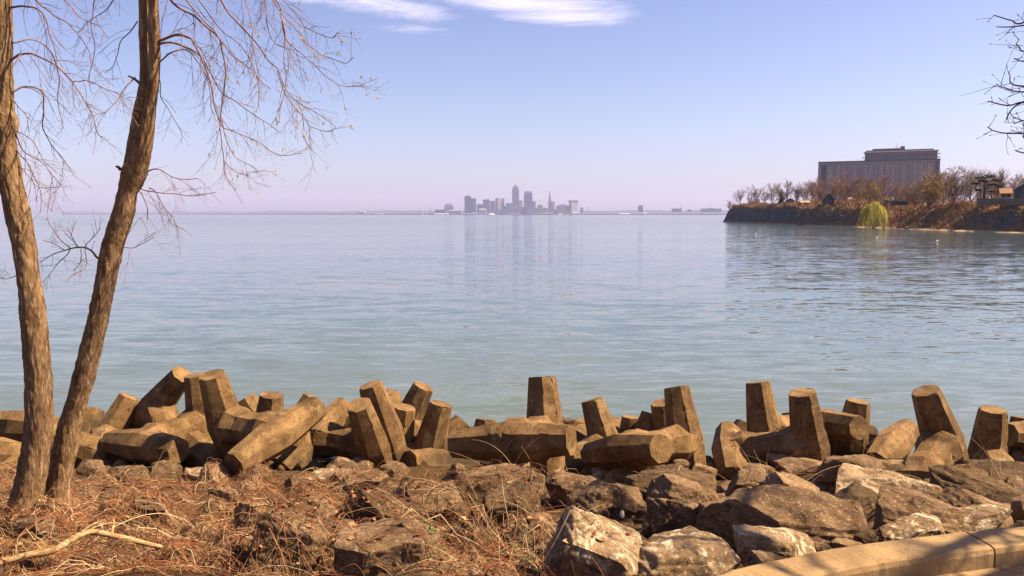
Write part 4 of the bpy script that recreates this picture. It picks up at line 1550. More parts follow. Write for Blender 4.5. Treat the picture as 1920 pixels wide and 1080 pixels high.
def make_headland():
    xs = [118 + 1.0 * i for i in range(45)] + [164 + 4 * i for i in range(14)] + [225, 240, 260, 290, 330, 380, 440, 520, 620, 760, 950]
    ys = [-160 + 20 * i for i in range(16)] + [165 + 1.6 * i for i in range(233)] + [545, 560, 580, 610, 650, 700, 760, 830, 920, 1020, 1150, 1300, 1500, 1800]
    mb = MB()
    vv = [(x + (0 if x < 160 else 0), y, land_z(x, y)) for y in ys for x in xs]
    nx = len(xs)
    ff = [(j * nx + i, j * nx + i + 1, (j + 1) * nx + i + 1, (j + 1) * nx + i) for j in range(len(ys) - 1) for i in range(nx - 1)]
    mb.add(vv, ff, 0, True)
    t = NT('headland_soil')
    g = t.n('ShaderNodeNewGeometry')
    sp = t.n('ShaderNodeSeparateXYZ')
    t.l(g.outputs['Normal'], sp.inputs[0])
    pz = t.n('ShaderNodeSeparateXYZ')
    t.l(g.outputs['Position'], pz.inputs[0])
    n = t.noise(t.world(), 0.35, 7, 0.65, 0.5)
    brush = t.ramp(t.noise(t.world(), 0.5, 8, 0.7), [(0.3, (0.075, 0.040, 0.020)), (0.5, (0.17, 0.09, 0.04)), (0.7, (0.25, 0.155, 0.068))])
    cliff = t.ramp(t.noise(t.world((0.25, 0.25, 1.6)), 1.0, 7, 0.65), [(0.35, (0.040, 0.040, 0.046)), (0.54, (0.085, 0.076, 0.072)), (0.66, (0.19, 0.13, 0.085))])
    steep = t.math('ADD', sp.outputs['Z'], t.math('MULTIPLY', t.math('SUBTRACT', n, 0.5), 0.35))
    col = t.mix(t.ramp(steep, [(0.52, 1.0), (0.66, 0.0)]), brush, cliff)
    sand = t.ramp(pz.outputs['Z'], [(0.0, 1.0), (1.0, 0.0)])
    mr = t.n('ShaderNodeMapRange')
    mr.inputs['From Min'].default_value = 0.42
    mr.inputs['From Max'].default_value = 0.30
    t.l(pz.outputs['Z'], mr.inputs['Value'])
    col = t.mix(mr.outputs[0], col, (0.36, 0.25, 0.14))
    t.fin(col, 0.95, t.bump(t.noise(t.world(), 0.9, 8, 0.7), 0.8, 0.6), 0.1)
    o = mb.build('headland', t.mat)
    tag(o, 'wooded bluff with dark bare cliff reaching into the lake', 'headland', kind='structure')


make_headland()
def m_leaf(name, col):
    m = m_plain(name, col, 0.35, 0.6)
    t = m.node_tree
    tr = t.nodes.new('ShaderNodeBsdfTranslucent')
    tr.inputs[0].default_value = col + (1,)
    mx = t.nodes.new('ShaderNodeMixShader')
    mx.inputs[0].default_value = 0.45
    out = [n for n in t.nodes if n.type == 'OUTPUT_MATERIAL'][0]
    b = [n for n in t.nodes if n.type == 'BSDF_PRINCIPLED'][0]
    t.links.new(b.outputs[0], mx.inputs[1])
    t.links.new(tr.outputs[0], mx.inputs[2])
    t.links.new(mx.outputs[0], out.inputs[0])
    return m


MT['far_bark'] = m_plain('far_tree_bark', (0.085, 0.050, 0.034), 0.3, 0.5)
MT['far_twigs'] = m_plain('far_tree_twigs', (0.165, 0.086, 0.054), 0.35, 0.4)
MT['far_twigs_grey'] = m_plain('far_grey_twigs', (0.155, 0.100, 0.075), 0.3, 0.4)
MT['far_buds'] = m_plain('far_yellow_buds', (0.21, 0.135, 0.030), 0.35, 0.4)
MT['willow'] = m_leaf('willow_leaves', (0.38, 0.315, 0.055))
MT['pine'] = m_plain('pine_needles', (0.030, 0.038, 0.018), 0.4, 0.8)
MT['spruce'] = m_plain('spruce_needles', (0.016, 0.026, 0.022), 0.4, 0.8)
MT['brush'] = m_plain('red_brush', (0.24, 0.10, 0.042), 0.45, 0.5)
MT['brush_tan'] = m_plain('tan_brush', (0.28, 0.17, 0.07), 0.4, 0.5)


def far_tree_meshes(seed, budded=False, spread=1.0, fork=0.3):
    """one metre tall: trunk mesh and twig mesh"""
    rg = random.Random(seed)
    tr, cr = MB(), MB()

    def grow(p, d, L, r, lev):
        n = (3, 5, 4, 3, 2)[lev]
        pts, q = [p.copy()], p.copy()
        for i in range(n):
            lift = (0.02, 0.10, 0.07, 0.03, 0.0)[lev]
            d = (d + Vector((rg.gauss(0, 0.11), rg.gauss(0, 0.11), lift + rg.gauss(0, 0.05)))).normalized()
            q = q + d * (L / n)
            pts.append(q.copy())
        mbx = tr if lev < 2 else cr
        mbx.tube(pts, [r * (1 - 0.6 * i / n) for i in range(n + 1)], 5 if lev < 2 else 3, 0, True, False)
        if lev == 4:
            if budded:
                for _ in range(2):
                    b = pts[-1] + Vector((rg.gauss(0, .012), rg.gauss(0, .012), rg.gauss(0, .012)))
                    s = rg.uniform(0.004, 0.009)
                    M = Matrix.Rotation(rg.uniform(0, 6), 3, 'X') @ Matrix.Rotation(rg.uniform(0, 6), 3, 'Z')
                    cr.add([b + M @ (Vector(c) * s) for c in ((-1, -1, 0), (1, -0.6, 0), (0.6, 1, 0), (-1, 0.7, 0))], [(0, 1, 2, 3)], 1)
            return
        k = (4, 8, 6, 5)[lev]
        for i in range(k):
            a = Vector((rg.gauss(0, 1), rg.gauss(0, 1), rg.gauss(0, 0.4)))
            if lev == 0:
                g_ = i / k * 2 * PI + rg.uniform(-.4, .4)
                a = Vector((math.cos(g_), math.sin(g_), 0))
            a = (a - d * a.dot(d)).normalized()
            f_ = rg.uniform(0.45, 1.0) if lev == 0 else (i + rg.uniform(0.5, 1.2)) / (k + 0.2)
            f_ = min(1.0, f_)
            u = f_ * n
            j = min(n - 1, int(u))
            st = pts[j].lerp(pts[j + 1], u - j)
            w = (rg.uniform(0.18, 0.55), rg.uniform(0.5, 0.95), rg.uniform(0.6, 1.0), rg.uniform(0.6, 1.1))[lev] * spread
            Ls = (rg.uniform(0.55, 0.80), rg.uniform(0.24, 0.36) * (1.2 - 0.55 * f_), rg.uniform(0.11, 0.17), rg.uniform(0.05, 0.085))[lev]
            grow(st, (d + a * w).normalized(), Ls, (0.012, 0.0058, 0.0040, 0.0034)[lev], lev + 1)
    grow(Vector((0, 0, -0.03)), Vector((rg.gauss(0, .04), rg.gauss(0, .04), 1)).normalized(), rg.uniform(0.16, 0.26), 0.019, 0)
    zmax = max(v[2] for v in cr.v)
    for m_ in (tr, cr):
        m_.v = [(a / zmax, b / zmax, c / zmax) for a, b, c in m_.v]
    return tr, cr


PROTO = []
for sd, bud, spd, fk in ((1, False, 1.0, .30), (2, False, .85, .34), (3, False, 1.2, .28), (4, False, .7, .36), (5, True, 1.0, .30), (6, False, 1.05, .26)):
    tr, cr = far_tree_meshes(sd, bud, spd, fk)
    PROTO.append((tr, cr, {}))


def proto_mesh(i, key):
    tr, cr, cache = PROTO[i]
    if key not in cache:
        a = tr.build('trunk', MT['far_bark'])
        b = cr.build('crown', [MT[key], MT['far_buds']])
        cache[key] = (a.data, b.data)
        bpy.data.objects.remove(a)
        bpy.data.objects.remove(b)
    return cache[key]


def inland(px, d, ymin=213, ymax=900):
    """point on the plateau along a sight line, d metres behind the bluff edge"""
    k = (px - 960) / FPX
    Y = ymin
    while Y < ymax:
        if shore_dist(k * Y, Y) > d:
            break
        Y += 2
    return k * Y, Y


TREES = [
    # px, py of the top, metres inland, prototype, width factor, twigs, label
    (1368, 374, 2.0, 2, 1.3, 'far_twigs', 'small leaning bare tree at the very tip of the bluff'),
    (1387, 352, 10, 0, 1.0, 'far_twigs', 'dense brown bare tree first inland from the bluff tip'),
    (1400, 360, 14, 3, 0.9, 'far_twigs', 'thin bare tree second inland from the bluff tip'),
    (1417, 345, 12, 0, 1.2, 'far_twigs', 'round bare tree in front of the small white house'),
    (1431, 352, 18, 5, 1.1, 'far_twigs', 'pale bare tree right of the small white house'),
    (1446, 342, 12, 2, 1.1, 'far_twigs_grey', 'spreading bare tree just left of the dark spruce'),
    (1475, 336, 14, 3, 1.5, 'far_twigs_grey', 'open many stemmed bare tree just right of the dark spruce'),
    (1491, 346, 16, 1, 1.2, 'far_twigs_grey', 'grey bare tree second to the right of the dark spruce'),
    (1505, 340, 20, 0, 1.1, 'far_twigs', 'bare tree third to the right of the dark spruce'),
    (1517, 333, 18, 2, 1.1, 'far_twigs', 'fan shaped bare tree just left of the dark gabled house'),
    (1527, 327, 26, 5, 1.2, 'far_twigs', 'tall dense bare tree against the left end of the apartment block'),
    (1543, 334, 34, 0, 1.2, 'far_twigs', 'bare tree behind the dark gabled house'),
    (1560, 338, 30, 1, 1.2, 'far_twigs', 'bare tree behind the right side of the dark gabled house'),
    (1577, 322, 10, 3, 1.7, 'far_twigs', 'tall bare tree with a thick forked trunk in front of the apartment block'),
    (1593, 338, 30, 0, 1.2, 'far_twigs', 'bare tree right behind the tan roofed cottage'),
    (1604, 326, 26, 3, 1.1, 'far_twigs', 'slim bare tree between the cottage and the yellow budding tree'),
    (1620, 342, 34, 5, 1.3, 'far_twigs', 'low bare tree left of the yellow budding tree'),
    (1666, 336, 14, 2, 1.4, 'far_twigs', 'bare tree leaning against the right side of the yellow budding tree'),
    (1684, 338, 24, 0, 1.2, 'far_twigs', 'red brown bare tree behind the stilted shed'),
    (1698, 342, 30, 1, 1.3, 'far_twigs', 'red brown bare tree right of the stilted shed'),
    (1713, 336, 22, 5, 1.2, 'far_twigs', 'bare tree left of the tallest budding tree'),
    (1752, 330, 18, 0, 1.2, 'far_twigs', 'bare tree against the right end of the apartment block'),
    (1765, 311, 32, 1, 1.2, 'far_twigs_grey', 'tall bare tree just clear of the right end of the apartment block'),
    (1779, 309, 40, 2, 1.1, 'far_twigs_grey', 'tall bare tree second right of the apartment block'),
    (1786, 326, 12, 3, 1.3, 'far_twigs', 'dark stemmed bare tree at the bluff edge right of the apartment block'),
    (1797, 316, 34, 0, 1.1, 'far_twigs_grey', 'bare tree third right of the apartment block'),
    (1816, 308, 16, 2, 1.2, 'far_twigs_grey', 'tallest bare tree just left of the flat topped pine'),
    (1829, 314, 44, 5, 1.1, 'far_twigs_grey', 'bare tree behind the left half of the flat topped pine'),
    (1858, 316, 44, 1, 1.1, 'far_twigs_grey', 'bare tree behind the right half of the flat topped pine'),
    (1871, 311, 40, 3, 1.2, 'far_twigs_grey', 'tall bare tree right of the flat topped pine'),
    (1884, 326, 46, 0, 1.2, 'far_twigs', 'low bare tree above the orange roofed house'),
    (1898, 330, 44, 2, 1.2, 'far_twigs', 'low bare tree right of the orange roofed house'),
    (1914, 319, 34, 5, 1.3, 'far_twigs_grey', 'bare tree at the right edge behind the dark house'),
    (1934, 322, 30, 1, 1.3, 'far_twigs', 'bare tree cut by the right edge of the photo'),
    (1634, 330, 46, 0, 1.2, 'far_twigs', 'brown bare tree behind the yellow budding tree'),
    (1650, 326, 50, 3, 1.2, 'far_twigs', 'bare tree in front of the middle of the apartment block'),
    (1725, 334, 40, 0, 1.3, 'far_twigs', 'bare tree behind the tallest budding tree'),
    (1583, 336, 44, 2, 1.3, 'far_twigs', 'hazy brown bare tree behind the thick forked trunk'),
    (1535, 345, 20, 3, 1.2, 'far_twigs', 'short bare tree beside the left gable of the dark house'),
    (1845, 322, 50, 2, 1.2, 'far_twigs', 'bare tree directly behind the flat topped pine'),
    (1460, 352, 30, 5, 1.2, 'far_twigs', 'bare tree directly behind the dark spruce'),
    (1646, 337, 12, 4, 1.3, 'far_buds', 'yellow budding tree above the bright willow'),
    (1733, 314, 10, 4, 1.3, 'far_buds', 'tallest budding tree in front of the apartment block right end'),
    (1741, 350, 14, 4, 1.2, 'far_buds', 'small orange budding tree under the tallest budding tree'),
    (1612, 352, 20, 4, 1.0, 'far_buds', 'small yellow budding tree between the cottage and the yellow budding tree'),
]


def make_far_trees():
    for k, (px, pt, d, pi, wf, key, lab) in enumerate(TREES):
        x, y = inland(px, d)
        z0 = land_z(x, y)
        zt = EYE + (HORIZON - pt) / FPX * y
        h = max(3.0, zt - z0)
        e = empty('bare_tree', (x, y, z0))
        e.rotation_euler[2] = k * 2.399
        e.scale = (h * wf * 0.9, h * wf * 0.9, h)
        tm, cm = proto_mesh(pi, key)
        for nm, me in (('trunk', tm), ('crown', cm)):
            o = bpy.data.objects.new(nm, me)
            C.objects.link(o)
            o.parent = e
        tag(e, lab, 'tree', 'leafless trees on the bluff')


make_far_trees()


def foliage(mb, blobs, n, size, seed, m=0, droop=0.0):
    """leaf clumps spread through the volume of several lobes"""
    rg = random.Random(seed)
    for _ in range(n):
        c, r = rg.choice(blobs)
        u = Vector((rg.gauss(0, 1), rg.gauss(0, 1), rg.gauss(0, 1))).normalized() * (rg.random() ** 0.45)
        p = Vector(c) + Vector((u.x * r[0], u.y * r[1], u.z * r[2]))
        s = size * rg.uniform(0.5, 1.3)
        M = Matrix.Rotation(rg.uniform(0, 6.3), 3, 'Z') @ Matrix.Rotation(rg.gauss(0.6, 0.6), 3, 'X')
        q = [M @ Vector(a) * s for a in ((-1, -0.45, 0), (0.2, -0.6, 0.2), (1, 0, 0), (0.2, 0.6, -0.2), (-1, 0.4, 0))]
        if droop:
            q = [Vector((a.x * 0.35, a.y * 0.35, a.z * 0.5 + (-droop * s if i > 2 else droop * s * 0.4))) for i, a in enumerate(q)]
        mb.add([p + a for a in q], [(0, 1, 2, 3, 4)], m)


def make_special_trees():
    # bright willow on the low shore
    Y = 268
    b = at(1637, 421, Y)
    b.z = land_z(b.x, b.y)
    e = empty('willow_tree', b)
    mb = MB()
    mb.tube([(0, 0, -0.5), (0.2, 0, 2.2), (0, 0.2, 4.2)], [0.5, 0.38, 0.3], 8)
    for k in range(6):
        a = k * 1.05
        mb.tube([(0, 0.1, 3.4), (math.cos(a) * 1.2, math.sin(a) * 1.2, 5.6), (math.cos(a) * 2.6, math.sin(a) * 2.4, 6.8)], [0.22, 0.14, 0.06], 5)
    mb.build('trunk', MT['far_bark'], e)
    mb = MB()
    rg = random.Random(3)
    for k in range(1000):
        a, rr = rg.uniform(0, 2 * PI), rg.random() ** 0.55
        x0, y0 = math.cos(a) * rr * 4.1, math.sin(a) * rr * 3.8
        lob = 1 + 0.20 * math.sin(a * 3 + 1) + 0.13 * math.sin(a * 5)
        top = 11.0 * math.sqrt(max(0.05, 1 - (rr * 0.88) ** 2.8)) * (0.92 + 0.08 * lob) + rg.gauss(0, 0.3) + 1.1 * noise.noise(Vector((x0 * .55, y0 * .55, 3)))
        L = rg.uniform(0.8, 6.2) * (0.35 + 0.65 * rr)
        out = Vector((math.cos(a), math.sin(a), 0)) * 0.28 * lob
        w = rg.uniform(0.05, 0.11)
        side = Vector((-math.sin(a + rg.gauss(0, .8)), math.cos(a), 0)) * w
        prev = None
        seg = 5
        vs_, fs_ = [], []
        for i in range(seg + 1):
            t = i / seg
            p = Vector((x0 * lob, y0 * lob, top - L * t * (0.55 + 0.45 * t))) + out * (L * t * 0.5) + Vector((rg.gauss(0, .06), rg.gauss(0, .06), 0))
            p.z = max(p.z, 1.3 + 0.9 * noise.noise(Vector((p.x, p.y, 1))))
            vs_ += [p - side * (1 - 0.5 * t), p + side * (1 - 0.5 * t)]
            if i:
                fs_.append((2 * i - 2, 2 * i - 1, 2 * i + 1, 2 * i))
        mb.add(vs_, fs_, 0)
    mb.build('crown', MT['willow'], e)
    tag(e, 'rounded bright yellow green willow at the water edge of the bluff', 'tree')
    # dark spruce
    x, y = inland(1462, 11)
    z0 = land_z(x, y)
    h = EYE + (HORIZON - 354) / FPX * y - z0
    e = empty('spruce_tree', (x, y, z0))
    mb = MB()
    mb.tube([(0, 0, -0.3), (0, 0, h * 0.5), (0, 0, h * 0.97)], [0.22, 0.13, 0.03], 6)
    mb.build('trunk', MT['far_bark'], e)
    mb = MB()
    for k in range(420):
        t = rg.random() ** 0.8
        a = rg.uniform(0, 2 * PI)
        zz = h * (0.10 + 0.90 * t)
        R = h * 0.25 * (1 - t) ** 0.85 * rg.uniform(0.55, 1.12) + 0.15
        d = Vector((math.cos(a), math.sin(a), 0))
        s = Vector((-d.y, d.x, 0)) * (0.18 + 0.25 * (1 - t))
        p0, p1 = Vector((0, 0, zz)), Vector((0, 0, zz)) + d * R + Vector((0, 0, -0.32 * R))
        pm = p0.lerp(p1, 0.6) + Vector((0, 0, 0.12 * R))
        mb.add([p0, pm - s, p1, pm + s], [(0, 1, 2, 3)])
    mb.build('crown', MT['spruce'], e)
    tag(e, 'small dark conical spruce among bare trees on the bluff', 'tree')
    # flat topped pine
    x, y = inland(1840, 9)
    z0 = land_z(x, y)
    sc = y / FPX
    e = empty('pine_tree', (x, y, z0))
    H = EYE + (HORIZON - 327) / FPX * y - z0
    mb = MB()
    mb.tube([(0, 0, -0.5), (-0.1, 0, H * 0.4), (0.1, 0, H * 0.8)], [0.42, 0.34, 0.2], 8)
    blobs = []
    for (dx, zt, rx, rz) in ((-8, .88, 11, 3.0), (6, .93, 14, 3.2), (19, .80, 9, 2.6), (-16, .70, 8, 2.4), (12, .66, 10, 2.2), (24, .62, 6, 2), (-14, .50, 6, 1.8), (-3, .78, 10, 3), (18, .47, 7, 1.7)):
        c = (dx * sc, rg.gauss(0, 0.8), H * zt)
        blobs.append((c, (rx * sc, rx * sc * 0.9, rz * sc)))
        mb.tube([(0, 0, H * zt - 0.9), (dx * sc * 0.6, c[1] * 0.6, H * zt - 0.25), c], [0.13, 0.09, 0.04], 5)
    mb.build('trunk', MT['far_bark'], e)
    mb = MB()
    foliage(mb, blobs, 1500, 0.24, 12)
    mb.build('crown', MT['pine'], e)
    tag(e, 'wide flat topped dark green pine behind the retaining wall', 'tree')


make_special_trees()


def make_brush():
    rg = random.Random(21)
    mb = MB()
    n = 0
    while n < 5200:
        y = rg.uniform(214, 520)
        d = rg.uniform(0.8, 26)
        x = 150 + d - 16
        sd = shore_dist(x, y)
        zt, run, beach = coast(y)
        if sd < beach + 0.6 or sd > 30:
            continue
        if sd < run + beach - 0.5 and run < 6 and noise.noise(Vector((sd * 0.25, y * 0.09, 4.4))) < -0.02:
            continue
        n += 1
        z = land_z(x, y)
        h = rg.uniform(0.6, 1.7) * (1.25 if run > 6 and sd < run + 4 else 0.9) * (1.7 if sd > run + 5 else 1.0)
        m = rg.choices((0, 1, 2), (0.55, 0.33, 0.12))[0]
        for k in range(7):
            a, t = rg.uniform(0, 6.3), rg.uniform(0.2, 0.8)
            q = Vector((x, y, z - 0.15))
            e = q + Vector((math.cos(a) * t * h, math.sin(a) * t * h, h * rg.uniform(0.5, 1)))
            s = Vector((rg.gauss(0, 1), rg.gauss(0, 1), 0)).normalized() * 0.055
            mid = q.lerp(e, 0.5) + Vector((0, 0, 0.2 * h))
            mb.add([q - s, q + s, mid + s * 1.6, e, mid - s * 1.6], [(0, 1, 2, 4), (4, 2, 3)], m)
    # low thicket between the trees
    for k in range(900):
        px = rg.uniform(1500, 1930)
        x, y = inland(px, rg.uniform(8, 60))
        z = land_z(x, y)
        h = rg.uniform(2.0, 5.5)
        for q in range(9):
            a = rg.uniform(0, 6.3)
            b0 = Vector((x + rg.gauss(0, .4), y + rg.gauss(0, .4), z - .2))
            d = Vector((math.cos(a) * rg.uniform(.1, .6), math.sin(a) * rg.uniform(.1, .6), 1)) * h * rg.uniform(.6, 1)
            s = Vector((math.cos(a + 1.57), math.sin(a + 1.57), 0)) * 0.05
            mid = b0 + d * .55 + Vector((rg.gauss(0, .2), rg.gauss(0, .2), 0))
            mb.add([b0 - s, b0 + s, mid + s, mid - s, b0 + d], [(0, 1, 2, 3), (3, 2, 4)], rg.choices((0, 1, 2), (.6, .3, .1))[0])
    o = mb.build('undergrowth', [MT['brush'], MT['brush_tan'], MT['far_buds']])
    tag(o, 'reddish brown undergrowth covering the bluff top and slumped slopes', 'undergrowth', kind='stuff')
    # tumbled stone at the foot of the slope
    mb = MB()
    bm = bmesh.new()
    bmesh.ops.create_icosphere(bm, subdivisions=1, radius=1)
    base = [v.co.copy() for v in bm.verts]
    fs = [tuple(v.index for v in f.verts) for f in bm.faces]
    bm.free()
    for k in range(620):
        if rg.random() < 0.68:
            y = rg.uniform(322, 366)
            d = abs(rg.gauss(0, 2.2)) * (1.5 if 330 < y < 355 else 0.8)
        elif rg.random() < 0.6:
            y, d = rg.uniform(258, 274), abs(rg.gauss(0, 0.7))
        else:
            y, d = rg.uniform(205, 240), rg.gauss(4.3, 0.3)
        x = 128.0
        while shore_dist(x, y) < d and x < 170:
            x += 0.4
        r = rg.uniform(0.18, 0.55)
        z = land_z(x, y)
        o_ = Vector((rg.random() * 50, rg.random() * 50, 0))
        mb.add([(x + b.x * r * (1 + .4 * noise.noise(b + o_)), y + b.y * r * (1 + .4 * noise.noise(b * 1.3 + o_)), z + b.z * r * 0.75 + 0.1) for b in base], fs, rg.choice((0, 0, 1)))
    o = mb.build('shore_rubble', [MT['rock'], MT['rock_pale']])
    tag(o, 'tumbled reddish stones along the foot of the bluff', 'rubble', kind='stuff')


make_brush()


# ------------------------------------------------------------------ houses on the bluff
def gable_house(px0, px1, pbase, ptop, d, name, lab, cat, wall, roof, ridge='x', depth=7.0, chim=False, wins=((0.25, 0.35), (0.7, 0.35)), door=None, eave=0.55):
    pc = (px0 + px1) / 2
    x, y = inland(pc, d)
    w = (px1 - px0) * y / FPX
    zb = EYE + (HORIZON - pbase) / FPX * y
    zt = EYE + (HORIZON - ptop) / FPX * y
    h = zt - zb
    zg = min(zb, land_z(x, y)) - 0.3
    he = zb - zg + h * eave
    H = zb - zg + h
    e = empty(name, (x, y, zg))
    mb = MB()
    D = depth
    if ridge == 'x':
        vs_ = [(-w / 2, 0, 0), (w / 2, 0, 0), (w / 2, D, 0), (-w / 2, D, 0), (-w / 2, 0, he), (w / 2, 0, he), (w / 2, D, he), (-w / 2, D, he), (-w / 2, D / 2, H - 0.12), (w / 2, D / 2, H - 0.12)]
        mb.add(vs_, [(0, 1, 5, 4), (2, 3, 7, 6), (1, 2, 6, 9, 5), (3, 0, 4, 8, 7), (4, 5, 9, 8), (6, 7, 8, 9)])
        o_ = 0.35
        r = MB()
        for sgn, ya, yb in ((1, -o_, D / 2), (-1, D + o_, D / 2)):
            za = he - (H - he) * o_ / (D / 2)
            q = [(-w / 2 - o_, ya, za), (w / 2 + o_, ya, za), (w / 2 + o_, yb, H), (-w / 2 - o_, yb, H)]
            r.add(q + [(a, b, c + 0.16) for a, b, c in q], [(0, 3, 2, 1), (4, 5, 6, 7), (0, 1, 5, 4), (1, 2, 6, 5), (2, 3, 7, 6), (3, 0, 4, 7)])
    else:
        vs_ = [(-w / 2, 0, 0), (w / 2, 0, 0), (w / 2, D, 0), (-w / 2, D, 0), (-w / 2, 0, he), (w / 2, 0, he), (w / 2, D, he), (-w / 2, D, he), (0, 0, H - 0.12), (0, D, H - 0.12)]
        mb.add(vs_, [(0, 1, 5, 8, 4), (2, 3, 7, 9, 6), (1, 2, 6, 5), (3, 0, 4, 7), (4, 8, 9, 7), (5, 6, 9, 8)])
        o_ = 0.45
        r = MB()
        for sgn in (-1, 1):
            za = he - (H - he) * o_ / (w / 2)
            q = [(sgn * (w / 2 + o_), -o_, za), (0, -o_, H), (0, D + o_, H), (sgn * (w / 2 + o_), D + o_, za)]
            r.add(q + [(a, b, c + 0.16) for a, b, c in q], [(0, 3, 2, 1), (4, 5, 6, 7), (0, 1, 5, 4), (1, 2, 6, 5), (2, 3, 7, 6), (3, 0, 4, 7)])
    mb.build('wall', wall, e)
    ro = r.build('roof', roof, e)
    if chim:
        c = MB()
        c.box(w * 0.22, w * 0.22 + 0.7, D * 0.3, D * 0.3 + 0.7, he, H + 0.9)
        c.build('chimney', MT['brickish'], ro)
    for (fx, fz) in wins:
        m = MB()
        cx, cz = -w / 2 + w * fx, he * fz + (zb - zg) * 0.5
        m.box(cx - 0.5, cx + 0.5, -0.06, 0.02, cz, cz + 1.2)
        f_ = m.build('window', MT['trim'], e)
        m = MB()
        m.box(cx - 0.42, cx + 0.42, -0.075, -0.055, cz + 0.08, cz + 1.12)
        m.build('pane', MT['darkglass'], f_)
    e.rotation_euler[2] = -math.atan2(x, y) * 0.85
    tag(e, lab, cat)
    return e


MT['brickish'] = m_plain('brown_brick', (0.16, 0.085, 0.055), 0.3, 2)
MT['trim'] = m_plain('grey_trim', (0.16, 0.15, 0.145), 0.1, 2)
MT['wall_white'] = m_plain('white_siding', (0.50, 0.46, 0.42), 0.12, 1)
MT['wall_dark'] = m_plain('dark_stained_siding', (0.055, 0.050, 0.056), 0.3, 1)
MT['roof_dark'] = m_plain('dark_shingles', (0.060, 0.050, 0.052), 0.3, 1.5)
MT['roof_tan'] = m_plain('tan_shingles', (0.34, 0.22, 0.13), 0.2, 1.5)
MT['roof_orange'] = m_plain('orange_tiles', (0.19, 0.092, 0.038), 0.25, 1.5)
MT['roof_brown'] = m_plain('brown_shingles', (0.15, 0.085, 0.055), 0.25, 1.5)
g = NT('dark_window_glass')
g.fin((0.02, 0.022, 0.028), 0.08, None, 0.6)
MT['darkglass'] = g.mat

gable_house(1403, 1421, 384.5, 374, 15, 'lake_house', 'small white house with dark windows near the bluff tip', 'house', MT['wall_white'], MT['roof_dark'], 'x', 7, False, ((.2, .4), (.5, .4), (.8, .4)))
gable_house(1471, 1487, 383, 372, 12, 'brick_house', 'small brown house half hidden by bare trees right of the spruce', 'house', MT['brickish'], MT['roof_brown'], 'y', 7)
gable_house(1500, 1514, 384, 377, 8, 'low_cottage', 'low pale roofed cottage left of the dark gabled house', 'house', MT['wall_white'], MT['roof_tan'], 'x', 6, False, ((.5, .3),))
gable_house(1541, 1560, 391, 363, 8, 'gabled_house', 'tall dark gabled house standing on the slumped bluff edge', 'house', MT['wall_dark'], MT['roof_dark'], 'y', 9, False, ((.3, .55), (.6, .55), (.45, .8)), eave=.62)
gable_house(1588, 1599, 380, 371, 16, 'cottage', 'tan roofed cottage with a chimney right of the thick forked trunk', 'house', MT['brickish'], MT['roof_tan'], 'x', 6, True, ((.3, .3), (.7, .3)), eave=.35)
gable_house(1656, 1672, 379, 370, 18, 'bungalow', 'brown roofed bungalow beside the yellow budding tree', 'house', MT['wall_dark'], MT['roof_brown'], 'x', 6, False, ((.4, .3),), eave=.35)
gable_house(1872, 1889, 369, 354, 22, 'tiled_house', 'house with a sunlit orange roof right of the flat topped pine', 'house', MT['wall_white'], MT['roof_orange'], 'x', 8, False, ((.2, .3), (.5, .3), (.8, .3)), eave=.4)
gable_house(1903, 1934, 377, 342, 8, 'dark_house', 'tall dark house cut by the right edge above the wall', 'house', MT['wall_dark'], MT['roof_dark'], 'y', 9, True, ((.25, .35), (.6, .35), (.4, .65)), eave=.7)


